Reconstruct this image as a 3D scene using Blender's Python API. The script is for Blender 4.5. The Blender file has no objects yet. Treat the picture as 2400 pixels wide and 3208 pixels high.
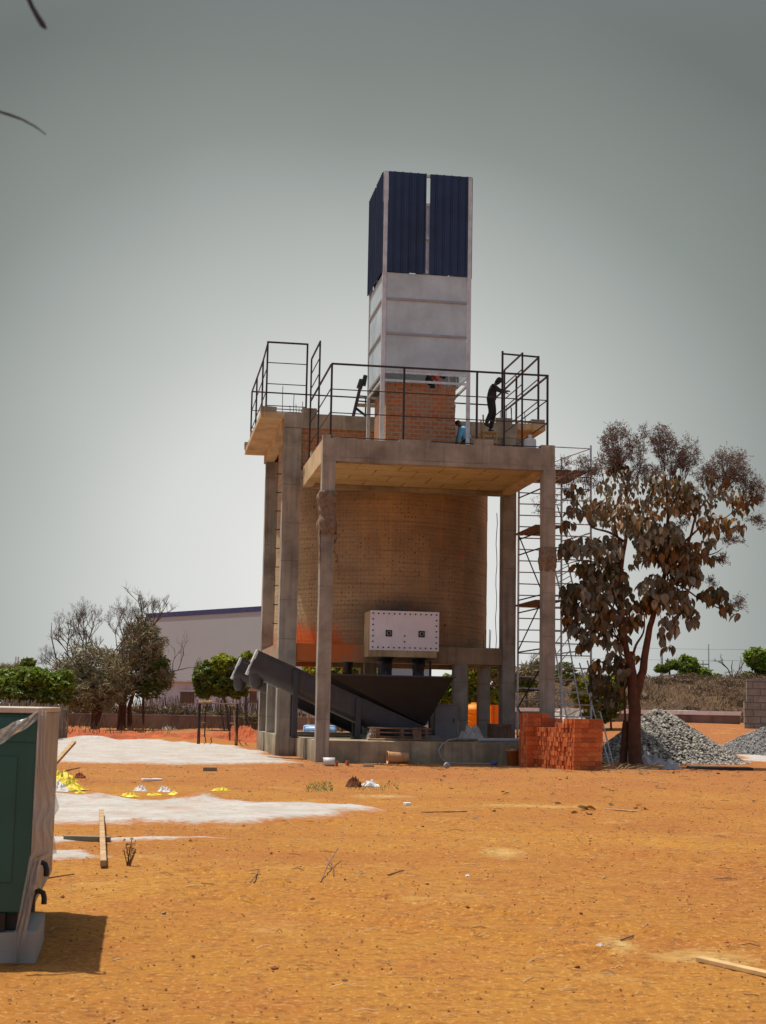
import bpy, math, random
import numpy as np
from mathutils import Vector, Matrix, noise
random.seed(7)
rnd = random.random
def ru(a, b): return a + (b - a) * random.random()
scn = bpy.context.scene
# ------------------------------------------------------------------ camera
F, PITCH, ROLL, YAW, CAMH = 4600.0, math.radians(7.69), math.radians(1.04), math.radians(9.2), 1.45
_b = np.array([[1, 0, 0], [0, math.cos(PITCH), math.sin(PITCH)], [0, -math.sin(PITCH), math.cos(PITCH)]])
_c = np.array([[math.cos(ROLL), 0, math.sin(ROLL)], [0, 1, 0], [-math.sin(ROLL), 0, math.cos(ROLL)]])
CM = _c @ _b
cd = bpy.data.cameras.new('camera'); cam = bpy.data.objects.new('camera', cd); scn.collection.objects.link(cam)
cd.sensor_fit = 'HORIZONTAL'; cd.sensor_width = 36; cd.lens = 36 * F / 2400
cd.clip_start = 0.1; cd.clip_end = 8000
cd.dof.use_dof = True; cd.dof.focus_distance = 42; cd.dof.aperture_fstop = 11
r, f_, u_ = CM[0], CM[1], CM[2]
cam.matrix_world = Matrix(((r[0], u_[0], -f_[0], 0), (r[1], u_[1], -f_[1], 0), (r[2], u_[2], -f_[2], CAMH), (0, 0, 0, 1)))
scn.camera = cam
# ------------------------------------------------------------------ world and sun
SUN_EL = math.radians(70.5); SUN_D = Vector((-0.89, 0.46, 0)).normalized() * math.cos(SUN_EL) + Vector((0, 0, math.sin(SUN_EL)))
w = bpy.data.worlds.new('World'); scn.world = w; w.use_nodes = True
nt = w.node_tree; nt.nodes.clear()
def wn(t): return nt.nodes.new(t)
out = wn('ShaderNodeOutputWorld'); bg = wn('ShaderNodeBackground'); sky = wn('ShaderNodeTexSky')
sky.sky_type = 'NISHITA'; sky.sun_disc = False; sky.sun_elevation = SUN_EL
sky.sun_rotation = math.atan2(SUN_D.x, SUN_D.y); sky.dust_density = 3; sky.air_density = 1.2
hs = wn('ShaderNodeHueSaturation'); hs.inputs['Saturation'].default_value = 0.45; hs.inputs['Value'].default_value = 0.085
# Nishita sky overhead, fading down into a bright milky dust haze towards the horizon
tc = wn('ShaderNodeTexCoord'); sp = wn('ShaderNodeSeparateXYZ'); rp = wn('ShaderNodeValToRGB'); rf = wn('ShaderNodeValToRGB'); mx = wn('ShaderNodeMixRGB')
# haze brightest low down ahead; its falloff with angle partly imitates lens vignetting
nt.links.new(tc.outputs['Generated'], sp.inputs[0]); nt.links.new(sp.outputs['Z'], rf.inputs[0])
def wm(op, a, b=0.0):
    x = wn('ShaderNodeMath'); x.operation = op
    for i, q in ((0, a), (1, b)):
        if isinstance(q, (int, float)): x.inputs[i].default_value = q
        else: nt.links.new(q, x.inputs[i])
    return x.outputs[0]
dz = wm('SUBTRACT', sp.outputs['Z'], .075); dx = wm('MULTIPLY', wm('ADD', sp.outputs['X'], .02), 1.0)
dd = wm('SQRT', wm('ADD', wm('POWER', wm('ABSOLUTE', dz), 2.0), wm('POWER', wm('ABSOLUTE', dx), 2.0)))
nz_ = wn('ShaderNodeTexNoise'); nz_.inputs['Scale'].default_value = 3.5; nz_.inputs['Detail'].default_value = 3; nt.links.new(tc.outputs['Generated'], nz_.inputs['Vector'])
dd = wm('ADD', dd, wm('MULTIPLY', wm('SUBTRACT', nz_.outputs['Fac'], .5), .05)); nt.links.new(dd, rp.inputs[0])
def ramp_set(n, st):
    el = n.color_ramp.elements
    while len(el) < len(st): el.new(0.5)
    for e, (p, c) in zip(el, st): e.position = p; e.color = (*c, 1)
ramp_set(rp, [(0.0, (.82, .815, .795)), (0.07, (.77, .77, .75)), (0.14, (.67, .685, .665)), (0.22, (.47, .495, .48)), (0.31, (.265, .295, .28)), (0.40, (.165, .185, .175)), (.6, (.15, .17, .17))])
ramp_set(rf, [(.42, (0, 0, 0)), (.75, (1, 1, 1))])
nt.links.new(sky.outputs[0], hs.inputs['Color']); bk = wn('ShaderNodeMixRGB'); bk.inputs[2].default_value = (.30, .385, .52, 1)   # clearer blue sky opposite the glow
br_ = wm('MULTIPLY', wm('SUBTRACT', .35, sp.outputs['Y']), 1.6); cl_ = wn('ShaderNodeClamp'); nt.links.new(br_, cl_.inputs[0]); nt.links.new(cl_.outputs[0], bk.inputs[0]); nt.links.new(rp.outputs[0], bk.inputs[1])
nt.links.new(bk.outputs[0], mx.inputs[1]); nt.links.new(hs.outputs[0], mx.inputs[2]); nt.links.new(rf.outputs[0], mx.inputs[0])
nt.links.new(mx.outputs[0], bg.inputs[0]); bg.inputs[1].default_value = 1.0; nt.links.new(bg.outputs[0], out.inputs[0])
sl = bpy.data.lights.new('sun', 'SUN'); sl.energy = 5.0; sl.angle = math.radians(0.6); sl.color = (1.0, 0.93, 0.82)
so = bpy.data.objects.new('sun', sl); scn.collection.objects.link(so); so.location = (-20, 20, 60)
so.rotation_euler = SUN_D.to_track_quat('Z', 'Y').to_euler()
scn.view_settings.view_transform = 'Standard'; scn.view_settings.look = 'None'; scn.view_settings.exposure = 0; scn.view_settings.gamma = 1
# ------------------------------------------------------------------ frames
CP = np.array([0, 0, CAMH])
def ray(px, py): return CM.T @ np.array([(px - 1200) / F, 1, -(py - 1604) / F])
def gnd(px, py, z=0):
    d = ray(px, py); return Vector(CP + (z - CAMH) / d[2] * d)
def atY(px, py, Y):
    d = ray(px, py); return Vector(CP + Y / d[1] * d)
O = np.array([-1.72616775, 40.72053632, 0.0])
UX = np.array([math.cos(YAW), math.sin(YAW), 0]); UY = np.array([-UX[1], UX[0], 0])
def sol(px, py, ax, val):
    d = ray(px, py); n = [UX, UY, np.array([0, 0, 1])][ax]
    w_ = CP + (val - (CP - O) @ n) / (d @ n) * d
    q = w_ - O; return Vector((q @ UX, q @ UY, q[2]))
def S(u, v, z): return Vector(O + u * UX + v * UY + np.array([0, 0, z]))
# zoomed view helpers: pixel readings taken from enlarged crops of the photograph
def zm(x0, y0, s): return lambda x, y: (x0 + x / s, y0 + y / s)
ZA = zm(750, 1040, 4.1375); ZB = zm(1100, 1040, 4.1375); ZC = zm(1400, 1040, 4.1375); ZD = zm(700, 1980, 4.1375); ZE = zm(1050, 1980, 4.1375)
ZF = zm(1400, 1980, 4.1375); Z2 = zm(740, 1400, 1.561); R4 = zm(1600, 1250, 1.8437); ZW = zm(0, 1850, 1.947); R1 = zm(1850, 2000, 3.009); Q6 = zm(100, 2380, 3.31)
# ------------------------------------------------------------------ object helpers
def tag(o, label=None, cat=None, group=None, kind=None):
    if label: o['label'] = label
    if cat: o['category'] = cat
    if group: o['group'] = group
    if kind: o['kind'] = kind
    return o
def link(o, parent=None):
    scn.collection.objects.link(o)
    if parent: o.parent = parent
    return o
def thing(name, label, cat, loc=(0, 0, 0), rz=0, group=None):
    o = bpy.data.objects.new(name, None); o.empty_display_size = 0.2; o.location = loc; o.rotation_euler = (0, 0, rz)
    link(o); return tag(o, label, cat, group)
def sthing(name, label, cat, u, v, z, group=None, rz=0): return thing(name, label, cat, S(u, v, z), YAW + rz, group)
def copy_tree(o, parent=None):
    c = o.copy(); scn.collection.objects.link(c)
    if parent: c.parent = parent
    for ch in [x for x in bpy.data.objects if x.parent == o]: copy_tree(ch, c)
    return c
class MB:
    def __init__(s, off=(0, 0, 0)): s.v = []; s.f = []; s.m = []; s.sm = []; s.off = Vector(off); s.mi = 0
    def add(s, vs, fs, smooth=False):
        n = len(s.v); s.v += [tuple(Vector(p) - s.off) for p in vs]
        for q in fs: s.f.append([n + i for i in q]); s.m.append(s.mi); s.sm.append(smooth)
        return s
    def box(s, x0, x1, y0, y1, z0, z1):
        return s.add([(x0, y0, z0), (x1, y0, z0), (x1, y1, z0), (x0, y1, z0), (x0, y0, z1), (x1, y0, z1), (x1, y1, z1), (x0, y1, z1)],
                     [(0, 3, 2, 1), (4, 5, 6, 7), (0, 1, 5, 4), (1, 2, 6, 5), (2, 3, 7, 6), (3, 0, 4, 7)])
    def cbox(s, x0, x1, y0, y1, z0, z1, seg=0.3, amp=0.008, fr=2.0):
        # a cast-concrete box: subdivided faces pushed about a little so that edges are not dead straight
        def d(p):
            n = noise.noise_vector(Vector(p) * fr) * amp + noise.noise_vector(Vector(p) * fr * 5) * amp * .35; return Vector(p) + n
        L = (x1 - x0, y1 - y0, z1 - z0); n = [max(1, min(40, int(round(l / seg)))) for l in L]
        def face(o, a, b, na, nb):
            vs = []
            for i in range(na + 1):
                for j in range(nb + 1):
                    vs.append(d(Vector(o) + Vector(a) * (i / na) + Vector(b) * (j / nb)))
            s.add(vs, [(i * (nb + 1) + j, (i + 1) * (nb + 1) + j, (i + 1) * (nb + 1) + j + 1, i * (nb + 1) + j + 1) for i in range(na) for j in range(nb)])
        X, Y, Z = (L[0], 0, 0), (0, L[1], 0), (0, 0, L[2])
        face((x0, y0, z0), X, Z, n[0], n[2]); face((x1, y1, z0), (-L[0], 0, 0), Z, n[0], n[2])
        face((x0, y1, z0), (0, -L[1], 0), Z, n[1], n[2]); face((x1, y0, z0), Y, Z, n[1], n[2])
        face((x0, y0, z1), X, Y, n[0], n[1]); face((x0, y1, z0), X, (0, -L[1], 0), n[0], n[1])
        return s
    def bar(s, p, q, w, h=None, up=(0, 0, 1)):
        p = Vector(p); q = Vector(q); h = h or w; d = (q - p).normalized(); u = Vector(up)
        if abs(d.dot(u)) > .98: u = Vector((0, 1, 0))
        a = d.cross(u).normalized() * w / 2; b = a.cross(d).normalized() * h / 2
        return s.add([p - a - b, p + a - b, p + a + b, p - a + b, q - a - b, q + a - b, q + a + b, q - a + b],
                     [(0, 1, 2, 3), (7, 6, 5, 4), (0, 4, 5, 1), (1, 5, 6, 2), (2, 6, 7, 3), (3, 7, 4, 0)])
    def tube(s, pts, rad, n=8, cap=True):
        pts = [Vector(p) for p in pts]; R = rad if isinstance(rad, (list, tuple)) else [rad] * len(pts)
        vs = []; a = None
        for i, p in enumerate(pts):
            t = (pts[min(i + 1, len(pts) - 1)] - pts[max(i - 1, 0)]).normalized()
            if a is None:
                a = t.cross(Vector((0, 0, 1)))
                if a.length < .1: a = t.cross(Vector((0, 1, 0)))
            a = (a - t * a.dot(t)).normalized(); b = t.cross(a)
            for k in range(n):
                th = 2 * math.pi * k / n; vs.append(p + (a * math.cos(th) + b * math.sin(th)) * R[i])
        fs = [(i * n + k, i * n + (k + 1) % n, (i + 1) * n + (k + 1) % n, (i + 1) * n + k) for i in range(len(pts) - 1) for k in range(n)]
        s.add(vs, fs, n > 4)
        if cap: m = len(pts) - 1; s.add(vs[:n], [tuple(range(n))[::-1]]); s.add(vs[m * n:], [tuple(range(n))])
        return s
    def lathe(s, prof, n=24, c=(0, 0, 0), axis='z', smooth=True):
        c = Vector(c); vs = []
        for (rr, z) in prof:
            for k in range(n):
                t = 2 * math.pi * k / n; x, y = rr * math.cos(t), rr * math.sin(t)
                vs.append(c + (Vector((x, y, z)) if axis == 'z' else Vector((z, x, y)) if axis == 'x' else Vector((x, z, y))))
        return s.add(vs, [(i * n + k, i * n + (k + 1) % n, (i + 1) * n + (k + 1) % n, (i + 1) * n + k) for i in range(len(prof) - 1) for k in range(n)], smooth)
    def rock(s, c, r, sq=0.7):
        c = Vector(c); R = Matrix.Rotation(ru(0, 6.3), 3, 'Z') @ Matrix.Rotation(ru(0, 6.3), 3, 'X')
        base = [(0, 0, 1), (1, 0, .1), (.1, 1, 0), (-1, 0, -.1), (0, -1, .1), (0, 0, -1)]
        vs = [c + R @ Vector([x * r * ru(.65, 1.25) for x in b]) for b in base]
        for v in vs: v.z = c.z + (v.z - c.z) * sq
        return s.add(vs, [(0, 1, 2), (0, 2, 3), (0, 3, 4), (0, 4, 1), (5, 2, 1), (5, 3, 2), (5, 4, 3), (5, 1, 4)])
    def build(s, name, mats, parent=None, loc=None, bevel=0, rz=0):
        me = bpy.data.meshes.new(name); me.from_pydata(s.v, [], s.f)
        for m in (mats if isinstance(mats, (list, tuple)) else [mats]): me.materials.append(m)
        me.polygons.foreach_set('material_index', s.m); me.polygons.foreach_set('use_smooth', s.sm); me.update()
        if getattr(s, 'rim', None): me.attributes.new('rim', 'FLOAT', 'POINT').data.foreach_set('value', s.rim)
        o = bpy.data.objects.new(name, me); link(o, parent)
        if loc is not None: o.location = loc
        if rz: o.rotation_euler = (0, 0, rz)
        if bevel:
            b = o.modifiers.new('bevel', 'BEVEL'); b.width = bevel; b.segments = 1; b.limit_method = 'ANGLE'
        return o
# ------------------------------------------------------------------ materials
def newmat(name):
    m = bpy.data.materials.new(name); m.use_nodes = True; t = m.node_tree; t.nodes.clear()
    o = t.nodes.new('ShaderNodeOutputMaterial'); p = t.nodes.new('ShaderNodeBsdfPrincipled'); t.links.new(p.outputs[0], o.inputs[0])
    return m, t, p, o
class NT:
    def __init__(s, t): s.t = t
    def n(s, typ, **k):
        x = s.t.nodes.new('ShaderNode' + typ)
        for a, b in k.items(): setattr(x, a, b)
        return x
    def l(s, a, b): s.t.links.new(a, b)
    def coord(s, kind='Object', scale=(1, 1, 1), rot=(0, 0, 0)):
        if kind == 'World': g = s.n('NewGeometry').outputs['Position']
        else: g = s.n('TexCoord').outputs[kind]
        m = s.n('Mapping'); m.inputs['Scale'].default_value = scale; m.inputs['Rotation'].default_value = rot; s.l(g, m.inputs[0]); return m.outputs[0]
    def noise(s, vec, scale, detail=4, rough=.55, dist=0):
        x = s.n('TexNoise'); x.inputs['Scale'].default_value = scale; x.inputs['Detail'].default_value = detail; x.inputs['Roughness'].default_value = rough; x.inputs['Distortion'].default_value = dist
        s.l(vec, x.inputs['Vector']); return x.outputs['Fac']
    def ramp(s, fac, stops):
        x = s.n('ValToRGB'); e = x.color_ramp.elements
        while len(e) < len(stops): e.new(.5)
        for a, (p, c) in zip(e, stops):
            a.position = p; a.color = (*(c if isinstance(c, (tuple, list)) else (c, c, c)), 1)
        s.l(fac, x.inputs[0]); return x.outputs[0]
    def mix(s, a, b, fac, mode='MIX'):
        x = s.n('MixRGB'); x.blend_type = mode
        for i, q in ((1, a), (2, b)):
            if isinstance(q, (tuple, list)): x.inputs[i].default_value = (*q, 1)
            else: s.l(q, x.inputs[i])
        if isinstance(fac, (int, float)): x.inputs[0].default_value = fac
        else: s.l(fac, x.inputs[0])
        return x.outputs[0]
    def math(s, op, a, b=0.0, clamp=False):
        x = s.n('Math', operation=op); x.use_clamp = clamp
        for i, q in ((0, a), (1, b)):
            if isinstance(q, (int, float)): x.inputs[i].default_value = q
            else: s.l(q, x.inputs[i])
        return x.outputs[0]
    def bump(s, h, p, strength=.3, dist=.02, nrm=None):
        x = s.n('Bump'); x.inputs['Strength'].default_value = strength; x.inputs['Distance'].default_value = dist; s.l(h, x.inputs['Height'])
        s.l(x.outputs[0], p.inputs['Normal']); return x.outputs[0]
def c3(r, g, b):   # sRGB 0-255 to linear
    return tuple(((x / 255) / 12.92 if x / 255 <= .04045 else ((x / 255 + .055) / 1.055) ** 2.4) for x in (r, g, b))
def mul(c, k): return tuple(x * k for x in c)
def paint(name, col, rough=.5, metal=0.0, var=.25, scale=3, bump=.1, dirt=None, dirt_amt=.35, trans=0):
    m, t, p, o = newmat(name); N = NT(t); v = N.coord()
    if trans: tl_ = N.n('BsdfTranslucent'); tl_.inputs[0].default_value = (*col, 1); ms_ = N.n('MixShader'); ms_.inputs[0].default_value = trans; N.l(p.outputs[0], ms_.inputs[1]); N.l(tl_.outputs[0], ms_.inputs[2]); N.l(ms_.outputs[0], o.inputs[0])
    n1 = N.noise(v, scale, 5); c = N.mix(mul(col, 1 - var), mul(col, 1 + var), N.ramp(n1, [(.3, 0.0), (.7, 1.0)]))
    if dirt:
        v2 = N.coord(scale=(1, 1, .25)); n2 = N.noise(v2, scale * 2.3, 6, .7); c = N.mix(c, dirt, N.math('MULTIPLY', N.ramp(n2, [(.5, 0.0), (.68, 1.0)]), dirt_amt))
    N.l(c, p.inputs['Base Color']); p.inputs['Roughness'].default_value = rough; p.inputs['Metallic'].default_value = metal
    if bump: N.bump(N.noise(v, scale * 14, 4, .7), p, bump, .01)
    return m
def concrete(name, col, dark, lift=1.22, seam=True, pore=.5, patch=None):
    m, t, p, o = newmat(name); N = NT(t); v = N.coord()
    n1 = N.noise(v, 1.1, 6, .6); c = N.mix(dark, col, N.ramp(n1, [(.34, 0.0), (.62, 1.0)]))
    vs = N.coord(scale=(7, 7, .35)); n2 = N.noise(vs, 1.0, 5, .65); c = N.mix(c, mul(dark, .6), N.math('MULTIPLY', N.ramp(n2, [(.52, 0.0), (.72, 1.0)]), .55))
    vs2 = N.coord(scale=(3, 3, .2)); n3 = N.noise(vs2, 1.7, 5, .6); c = N.mix(c, mul(col, 1.35), N.math('MULTIPLY', N.ramp(n3, [(.56, 0.0), (.75, 1.0)]), .5))
    fine = N.noise(v, 38, 4, .7); c = N.mix(c, mul(dark, .35), N.math('MULTIPLY', N.ramp(fine, [(.62, 0.0), (.72, 1.0)]), pore))
    h = N.noise(v, 22, 6, .7)
    if seam:
        sx = N.n('SeparateXYZ'); N.l(v, sx.inputs[0]); z = N.math('ADD', sx.outputs[2], N.math('MULTIPLY', N.noise(v, .9, 3), .08))
        fr = N.math('FRACT', N.math('DIVIDE', z, lift)); d = N.math('ABSOLUTE', N.math('SUBTRACT', fr, .5))
        ln = N.ramp(d, [(0.475, 0.0), (.499, 1.0)]); c = N.mix(c, mul(dark, .5), N.math('MULTIPLY', N.math('MULTIPLY', ln, .55), N.ramp(N.noise(v, 1.7, 3), [(.4, .15), (.6, 1.0)])))
    if patch: c = patch(N, v, c)
    N.l(c, p.inputs['Base Color']); p.inputs['Roughness'].default_value = .92; N.bump(h, p, .35, .012)
    return m
CONC = (.37, .325, .265); CONCD = (.19, .163, .13)
M = {}
def orange_patch(N, v, c):
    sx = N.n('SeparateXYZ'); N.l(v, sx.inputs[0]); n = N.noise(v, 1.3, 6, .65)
    # orange patch low on the left of the ring beam, broken up by noise
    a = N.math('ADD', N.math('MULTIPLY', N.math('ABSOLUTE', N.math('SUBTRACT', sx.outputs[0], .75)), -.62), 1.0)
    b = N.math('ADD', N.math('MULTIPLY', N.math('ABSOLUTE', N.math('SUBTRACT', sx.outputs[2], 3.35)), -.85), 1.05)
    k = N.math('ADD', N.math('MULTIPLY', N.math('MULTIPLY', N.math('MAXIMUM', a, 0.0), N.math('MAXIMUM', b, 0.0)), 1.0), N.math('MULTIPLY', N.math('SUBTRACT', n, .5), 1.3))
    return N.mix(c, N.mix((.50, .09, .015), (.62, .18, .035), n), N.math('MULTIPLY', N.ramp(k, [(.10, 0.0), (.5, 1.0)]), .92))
M['conc'] = concrete('concrete_cast', CONC, CONCD)
M['conc_ring'] = concrete('concrete_ring_beam', (.36, .27, .175), (.22, .155, .095), lift=50, patch=orange_patch)
M['conc_plinth'] = concrete('concrete_plinth', (.42, .34, .22), (.19, .15, .10), lift=50)
M['conc_warm'] = concrete('concrete_warm', (.60, .44, .25), (.38, .27, .14), lift=50, pore=.25)  # paler, warmer concrete: sunlight on the left beam is partly put into the colour
def tankmat():
    m, t, p, o = newmat('tank_board_marked_concrete'); N = NT(t); v = N.coord(); g = N.n('TexCoord')
    base = (.46, .31, .165); dk = (.27, .175, .095)
    n1 = N.noise(v, .55, 6, .6); c = N.mix(dk, base, N.ramp(n1, [(.3, 0.0), (.65, 1.0)]))
    n9 = N.noise(N.coord(scale=(1.6, 1.6, .25)), 1.5, 4, .6); c = N.mix(c, (.52, .32, .14), N.math('MULTIPLY', N.ramp(n9, [(.5, 0.0), (.7, 1.0)]), .6))
    # horizontal slip-form lines
    vz = N.coord(scale=(.35, .35, 9)); n2 = N.noise(vz, 1.0, 3, .6); c = N.mix(c, mul(dk, .72), N.math('MULTIPLY', N.ramp(n2, [(.5, 0.0), (.7, 1.0)]), .55))
    # rows of small dark tie holes: angle around the tank and height
    sx = N.n('SeparateXYZ'); N.l(v, sx.inputs[0]); ang = N.math('MULTIPLY', N.math('ARCTAN2', sx.outputs[0], N.math('MULTIPLY', sx.outputs[1], -1.0)), 3.62 * 8.0)
    zz = N.math('MULTIPLY', sx.outputs[2], 7.0)
    cmb = N.n('CombineXYZ'); N.l(ang, cmb.inputs[0]); N.l(zz, cmb.inputs[1])
    vo = N.n('TexVoronoi'); vo.inputs['Randomness'].default_value = .35; vo.inputs['Scale'].default_value = 1.0; vo.feature = 'F1'; N.l(cmb.outputs[0], vo.inputs['Vector'])
    rnd_ = N.noise(v, 1.4, 4, .7); hole = N.math('MULTIPLY', N.ramp(vo.outputs['Distance'], [(.13, 1.0), (.26, 0.0)]), N.ramp(rnd_, [(.44, .12), (.56, 1.0)]))
    vo2 = N.n('TexVoronoi'); vo2.inputs['Scale'].default_value = 1.5; vo2.inputs['Randomness'].default_value = 1.0; N.l(v, vo2.inputs['Vector'])
    big = N.ramp(vo2.outputs['Distance'], [(.045, 1.0), (.075, 0.0)])
    c = N.mix(c, (.035, .022, .014), N.math('MAXIMUM', N.math('MULTIPLY', hole, .75), big))
    bk_ = N.n('TexBrick'); bk_.inputs['Scale'].default_value = 1; bk_.inputs['Brick Width'].default_value = 2.0; bk_.inputs['Row Height'].default_value = .95; bk_.inputs['Mortar Size'].default_value = .10; bk_.inputs['Mortar Smooth'].default_value = .6
    for k_, c_ in (('Color1', 0), ('Color2', 0), ('Mortar', 1)): bk_.inputs[k_].default_value = (c_, c_, c_, 1)
    N.l(cmb.outputs[0], bk_.inputs['Vector']); c = N.mix(c, mul(dk, .6), N.math('MULTIPLY', bk_.outputs['Color'], N.ramp(N.noise(v, 2.3, 5, .7), [(.38, .12), (.62, .62)])))
    # darker grey patch around the hatch, fading outwards
    cc = N.n('CombineXYZ'); 
    d = N.n('VectorMath', operation='DISTANCE'); mp = N.n('Mapping'); N.l(g.outputs['Object'], mp.inputs[0]); mp.inputs['Scale'].default_value = (.42, 0, .8); N.l(mp.outputs[0], d.inputs[0]); d.inputs[1].default_value = (.05 * .42, 0, 4.35 * .8)
    k = N.math('ADD', N.math('SUBTRACT', 1.0, d.outputs['Value']), N.math('MULTIPLY', N.math('SUBTRACT', n1, .5), .9))
    c = N.mix(c, (.06, .052, .048), N.math('MULTIPLY', N.ramp(k, [(.25, 0.0), (.65, 1.0)]), .75))
    def st(N, v, c):  # orange patch low on the left side of the tank
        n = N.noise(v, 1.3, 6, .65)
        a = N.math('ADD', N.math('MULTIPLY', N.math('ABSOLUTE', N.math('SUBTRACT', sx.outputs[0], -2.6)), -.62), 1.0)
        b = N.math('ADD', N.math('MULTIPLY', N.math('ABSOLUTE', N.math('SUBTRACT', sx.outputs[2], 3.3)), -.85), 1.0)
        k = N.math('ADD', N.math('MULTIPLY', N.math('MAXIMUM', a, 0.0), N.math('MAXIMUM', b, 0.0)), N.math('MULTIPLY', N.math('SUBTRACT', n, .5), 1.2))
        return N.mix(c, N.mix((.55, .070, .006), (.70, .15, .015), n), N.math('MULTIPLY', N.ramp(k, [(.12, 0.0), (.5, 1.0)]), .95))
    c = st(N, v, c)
    N.l(c, p.inputs['Base Color']); p.inputs['Roughness'].default_value = .9
    h = N.math('SUBTRACT', N.math('ADD', N.noise(v, 16, 5, .7), N.math('MULTIPLY', n2, .8)), N.math('MULTIPLY', hole, .8)); N.bump(h, p, .4, .015); return m
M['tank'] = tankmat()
def soffitmat():
    m, t, p, o = newmat('soffit_ply_marked_concrete'); N = NT(t); v = N.coord()
    n1 = N.noise(v, .8, 5, .6); c = N.mix((.42, .29, .115), (.56, .42, .20), N.ramp(n1, [(.3, 0.0), (.65, 1.0)]))
    vs = N.coord(scale=(2.2, 9, 2), rot=(0, 0, .12)); n2 = N.noise(vs, 1.0, 4, .7); c = N.mix(c, (.07, .035, .014), N.ramp(n2, [(.6, 0.0), (.66, .9)]))
    br = N.n('TexBrick'); br.inputs['Scale'].default_value = 1; br.inputs['Brick Width'].default_value = 1.25; br.inputs['Row Height'].default_value = 1.05; br.inputs['Mortar Size'].default_value = .025; br.inputs['Color1'].default_value = (0, 0, 0, 1); br.inputs['Color2'].default_value = (0, 0, 0, 1); br.inputs['Mortar'].default_value = (1, 1, 1, 1)
    N.l(v, br.inputs['Vector']); c = N.mix(c, (.13, .075, .03), N.math('MULTIPLY', br.outputs['Color'], N.ramp(N.noise(v, 3, 4), [(.4, .2), (.6, .9)])))
    N.l(c, p.inputs['Base Color']); p.inputs['Roughness'].default_value = .85; N.bump(N.noise(v, 14, 5), p, .3, .01); return m
M['soffit'] = soffitmat()
def brickmat(name, c1, c2, mortar, bw, rh, ms, plane='xz'):
    m, t, p, o = newmat(name); N = NT(t); v = N.coord(); sx = N.n('SeparateXYZ'); N.l(v, sx.inputs[0]); cb = N.n('CombineXYZ')
    N.l(N.math('ADD', sx.outputs[0], sx.outputs[1]), cb.inputs[0]); N.l(sx.outputs[2], cb.inputs[1])
    wob = N.n('VectorMath', operation='MULTIPLY_ADD'); nn = N.n('TexNoise'); nn.inputs['Scale'].default_value = 3; N.l(v, nn.inputs['Vector']); N.l(nn.outputs['Color'], wob.inputs[0]); wob.inputs[1].default_value = (.03, .03, 0); N.l(cb.outputs[0], wob.inputs[2])
    br = N.n('TexBrick'); br.inputs['Scale'].default_value = 1; br.inputs['Brick Width'].default_value = bw; br.inputs['Row Height'].default_value = rh; br.inputs['Mortar Size'].default_value = ms; br.inputs['Mortar Smooth'].default_value = .3; br.inputs['Bias'].default_value = -.1
    br.inputs['Color1'].default_value = (*c1, 1); br.inputs['Color2'].default_value = (*c2, 1); br.inputs['Mortar'].default_value = (*mortar, 1); N.l(wob.outputs[0], br.inputs['Vector'])
    n1 = N.noise(v, 2.5, 5, .7); c = N.mix(br.outputs['Color'], mortar, N.math('MULTIPLY', N.ramp(n1, [(.45, 0.0), (.68, 1.0)]), .8))
    c = N.mix(c, mul(c1, .35), N.math('MULTIPLY', N.ramp(N.noise(v, 9, 4, .7), [(.55, 0.0), (.7, 1.0)]), .5))
    N.l(c, p.inputs['Base Color']); p.inputs['Roughness'].default_value = .9
    N.bump(N.math('ADD', N.math('MULTIPLY', br.outputs['Fac'], -1.0), N.noise(v, 25, 4)), p, .6, .012); return m
M['brick'] = brickmat('rough_brickwork', (.44, .13, .045), (.30, .11, .055), (.30, .24, .17), .26, .125, .022)
M['block'] = brickmat('cement_blockwork', (.24, .215, .185), (.20, .18, .155), (.13, .115, .10), .42, .21, .012)
M['block_wall'] = brickmat('pale_cement_blockwork', (.30, .29, .24), (.25, .24, .20), (.15, .14, .12), .62, .32, .03)
M['rail'] = paint('rail_dark_primer', (.022, .013, .016), .6, 0, .4, 6, dirt=(.13, .04, .018), dirt_amt=.45)
M['galv'] = paint('galvanised_steel', (.56, .58, .61), .45, .2, .15, 4, dirt=(.25, .2, .16), dirt_amt=.4)
M['silver'] = paint('mill_finish_sheet', (.43, .54, .61), .5, .0, .18, 1.3, bump=.05, dirt=(.40, .40, .45), dirt_amt=.4)
M['rust_seam'] = paint('primer_channel', (.30, .31, .35), .6, 0, .15, 3)
M['blue_clad'] = paint('dark_blue_cladding', (.015, .028, .072), .45, .2, .3, 1.2, bump=.04)
M['charcoal'] = paint('charcoal_conveyor_paint', (.036, .034, .040), .42, .1, .25, 1.6, bump=.06, dirt=(.12, .09, .07), dirt_amt=.25)
M['dark_steel'] = paint('dark_steel', (.012, .011, .012), .4, .2, .3, 3)
M['white_plate'] = paint('pink_white_plate', (.86, .81, .84), .5, 0, .05, 2, bump=.03, dirt=(.55, .42, .38), dirt_amt=.2)
M['black'] = paint('black_part', (.012, .011, .011), .5)
M['grey_box'] = paint('grey_sheet_box', (.16, .14, .135), .5, 0, .15, 2)
M['pvc'] = paint('grey_pvc', (.30, .30, .32), .35, 0, .1, 2)
M['wood'] = paint('bare_timber', (.42, .27, .14), .85, 0, .3, 4, dirt=(.2, .11, .06), dirt_amt=.5)
M['wood_old'] = paint('weathered_timber', (.20, .11, .065), .9, 0, .35, 4, dirt=(.08, .05, .035), dirt_amt=.5)
M['yellow'] = paint('yellow_drum', (.95, .45, .01), .5, 0, .12, 3, trans=.5)
M['orange'] = paint('orange_sheet', (.92, .34, .01), .5, 0, .15, 3, trans=.4)
M['yellow_steel'] = paint('yellow_scaffold_paint', (.55, .28, .03), .5, 0, .2, 3)
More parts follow.
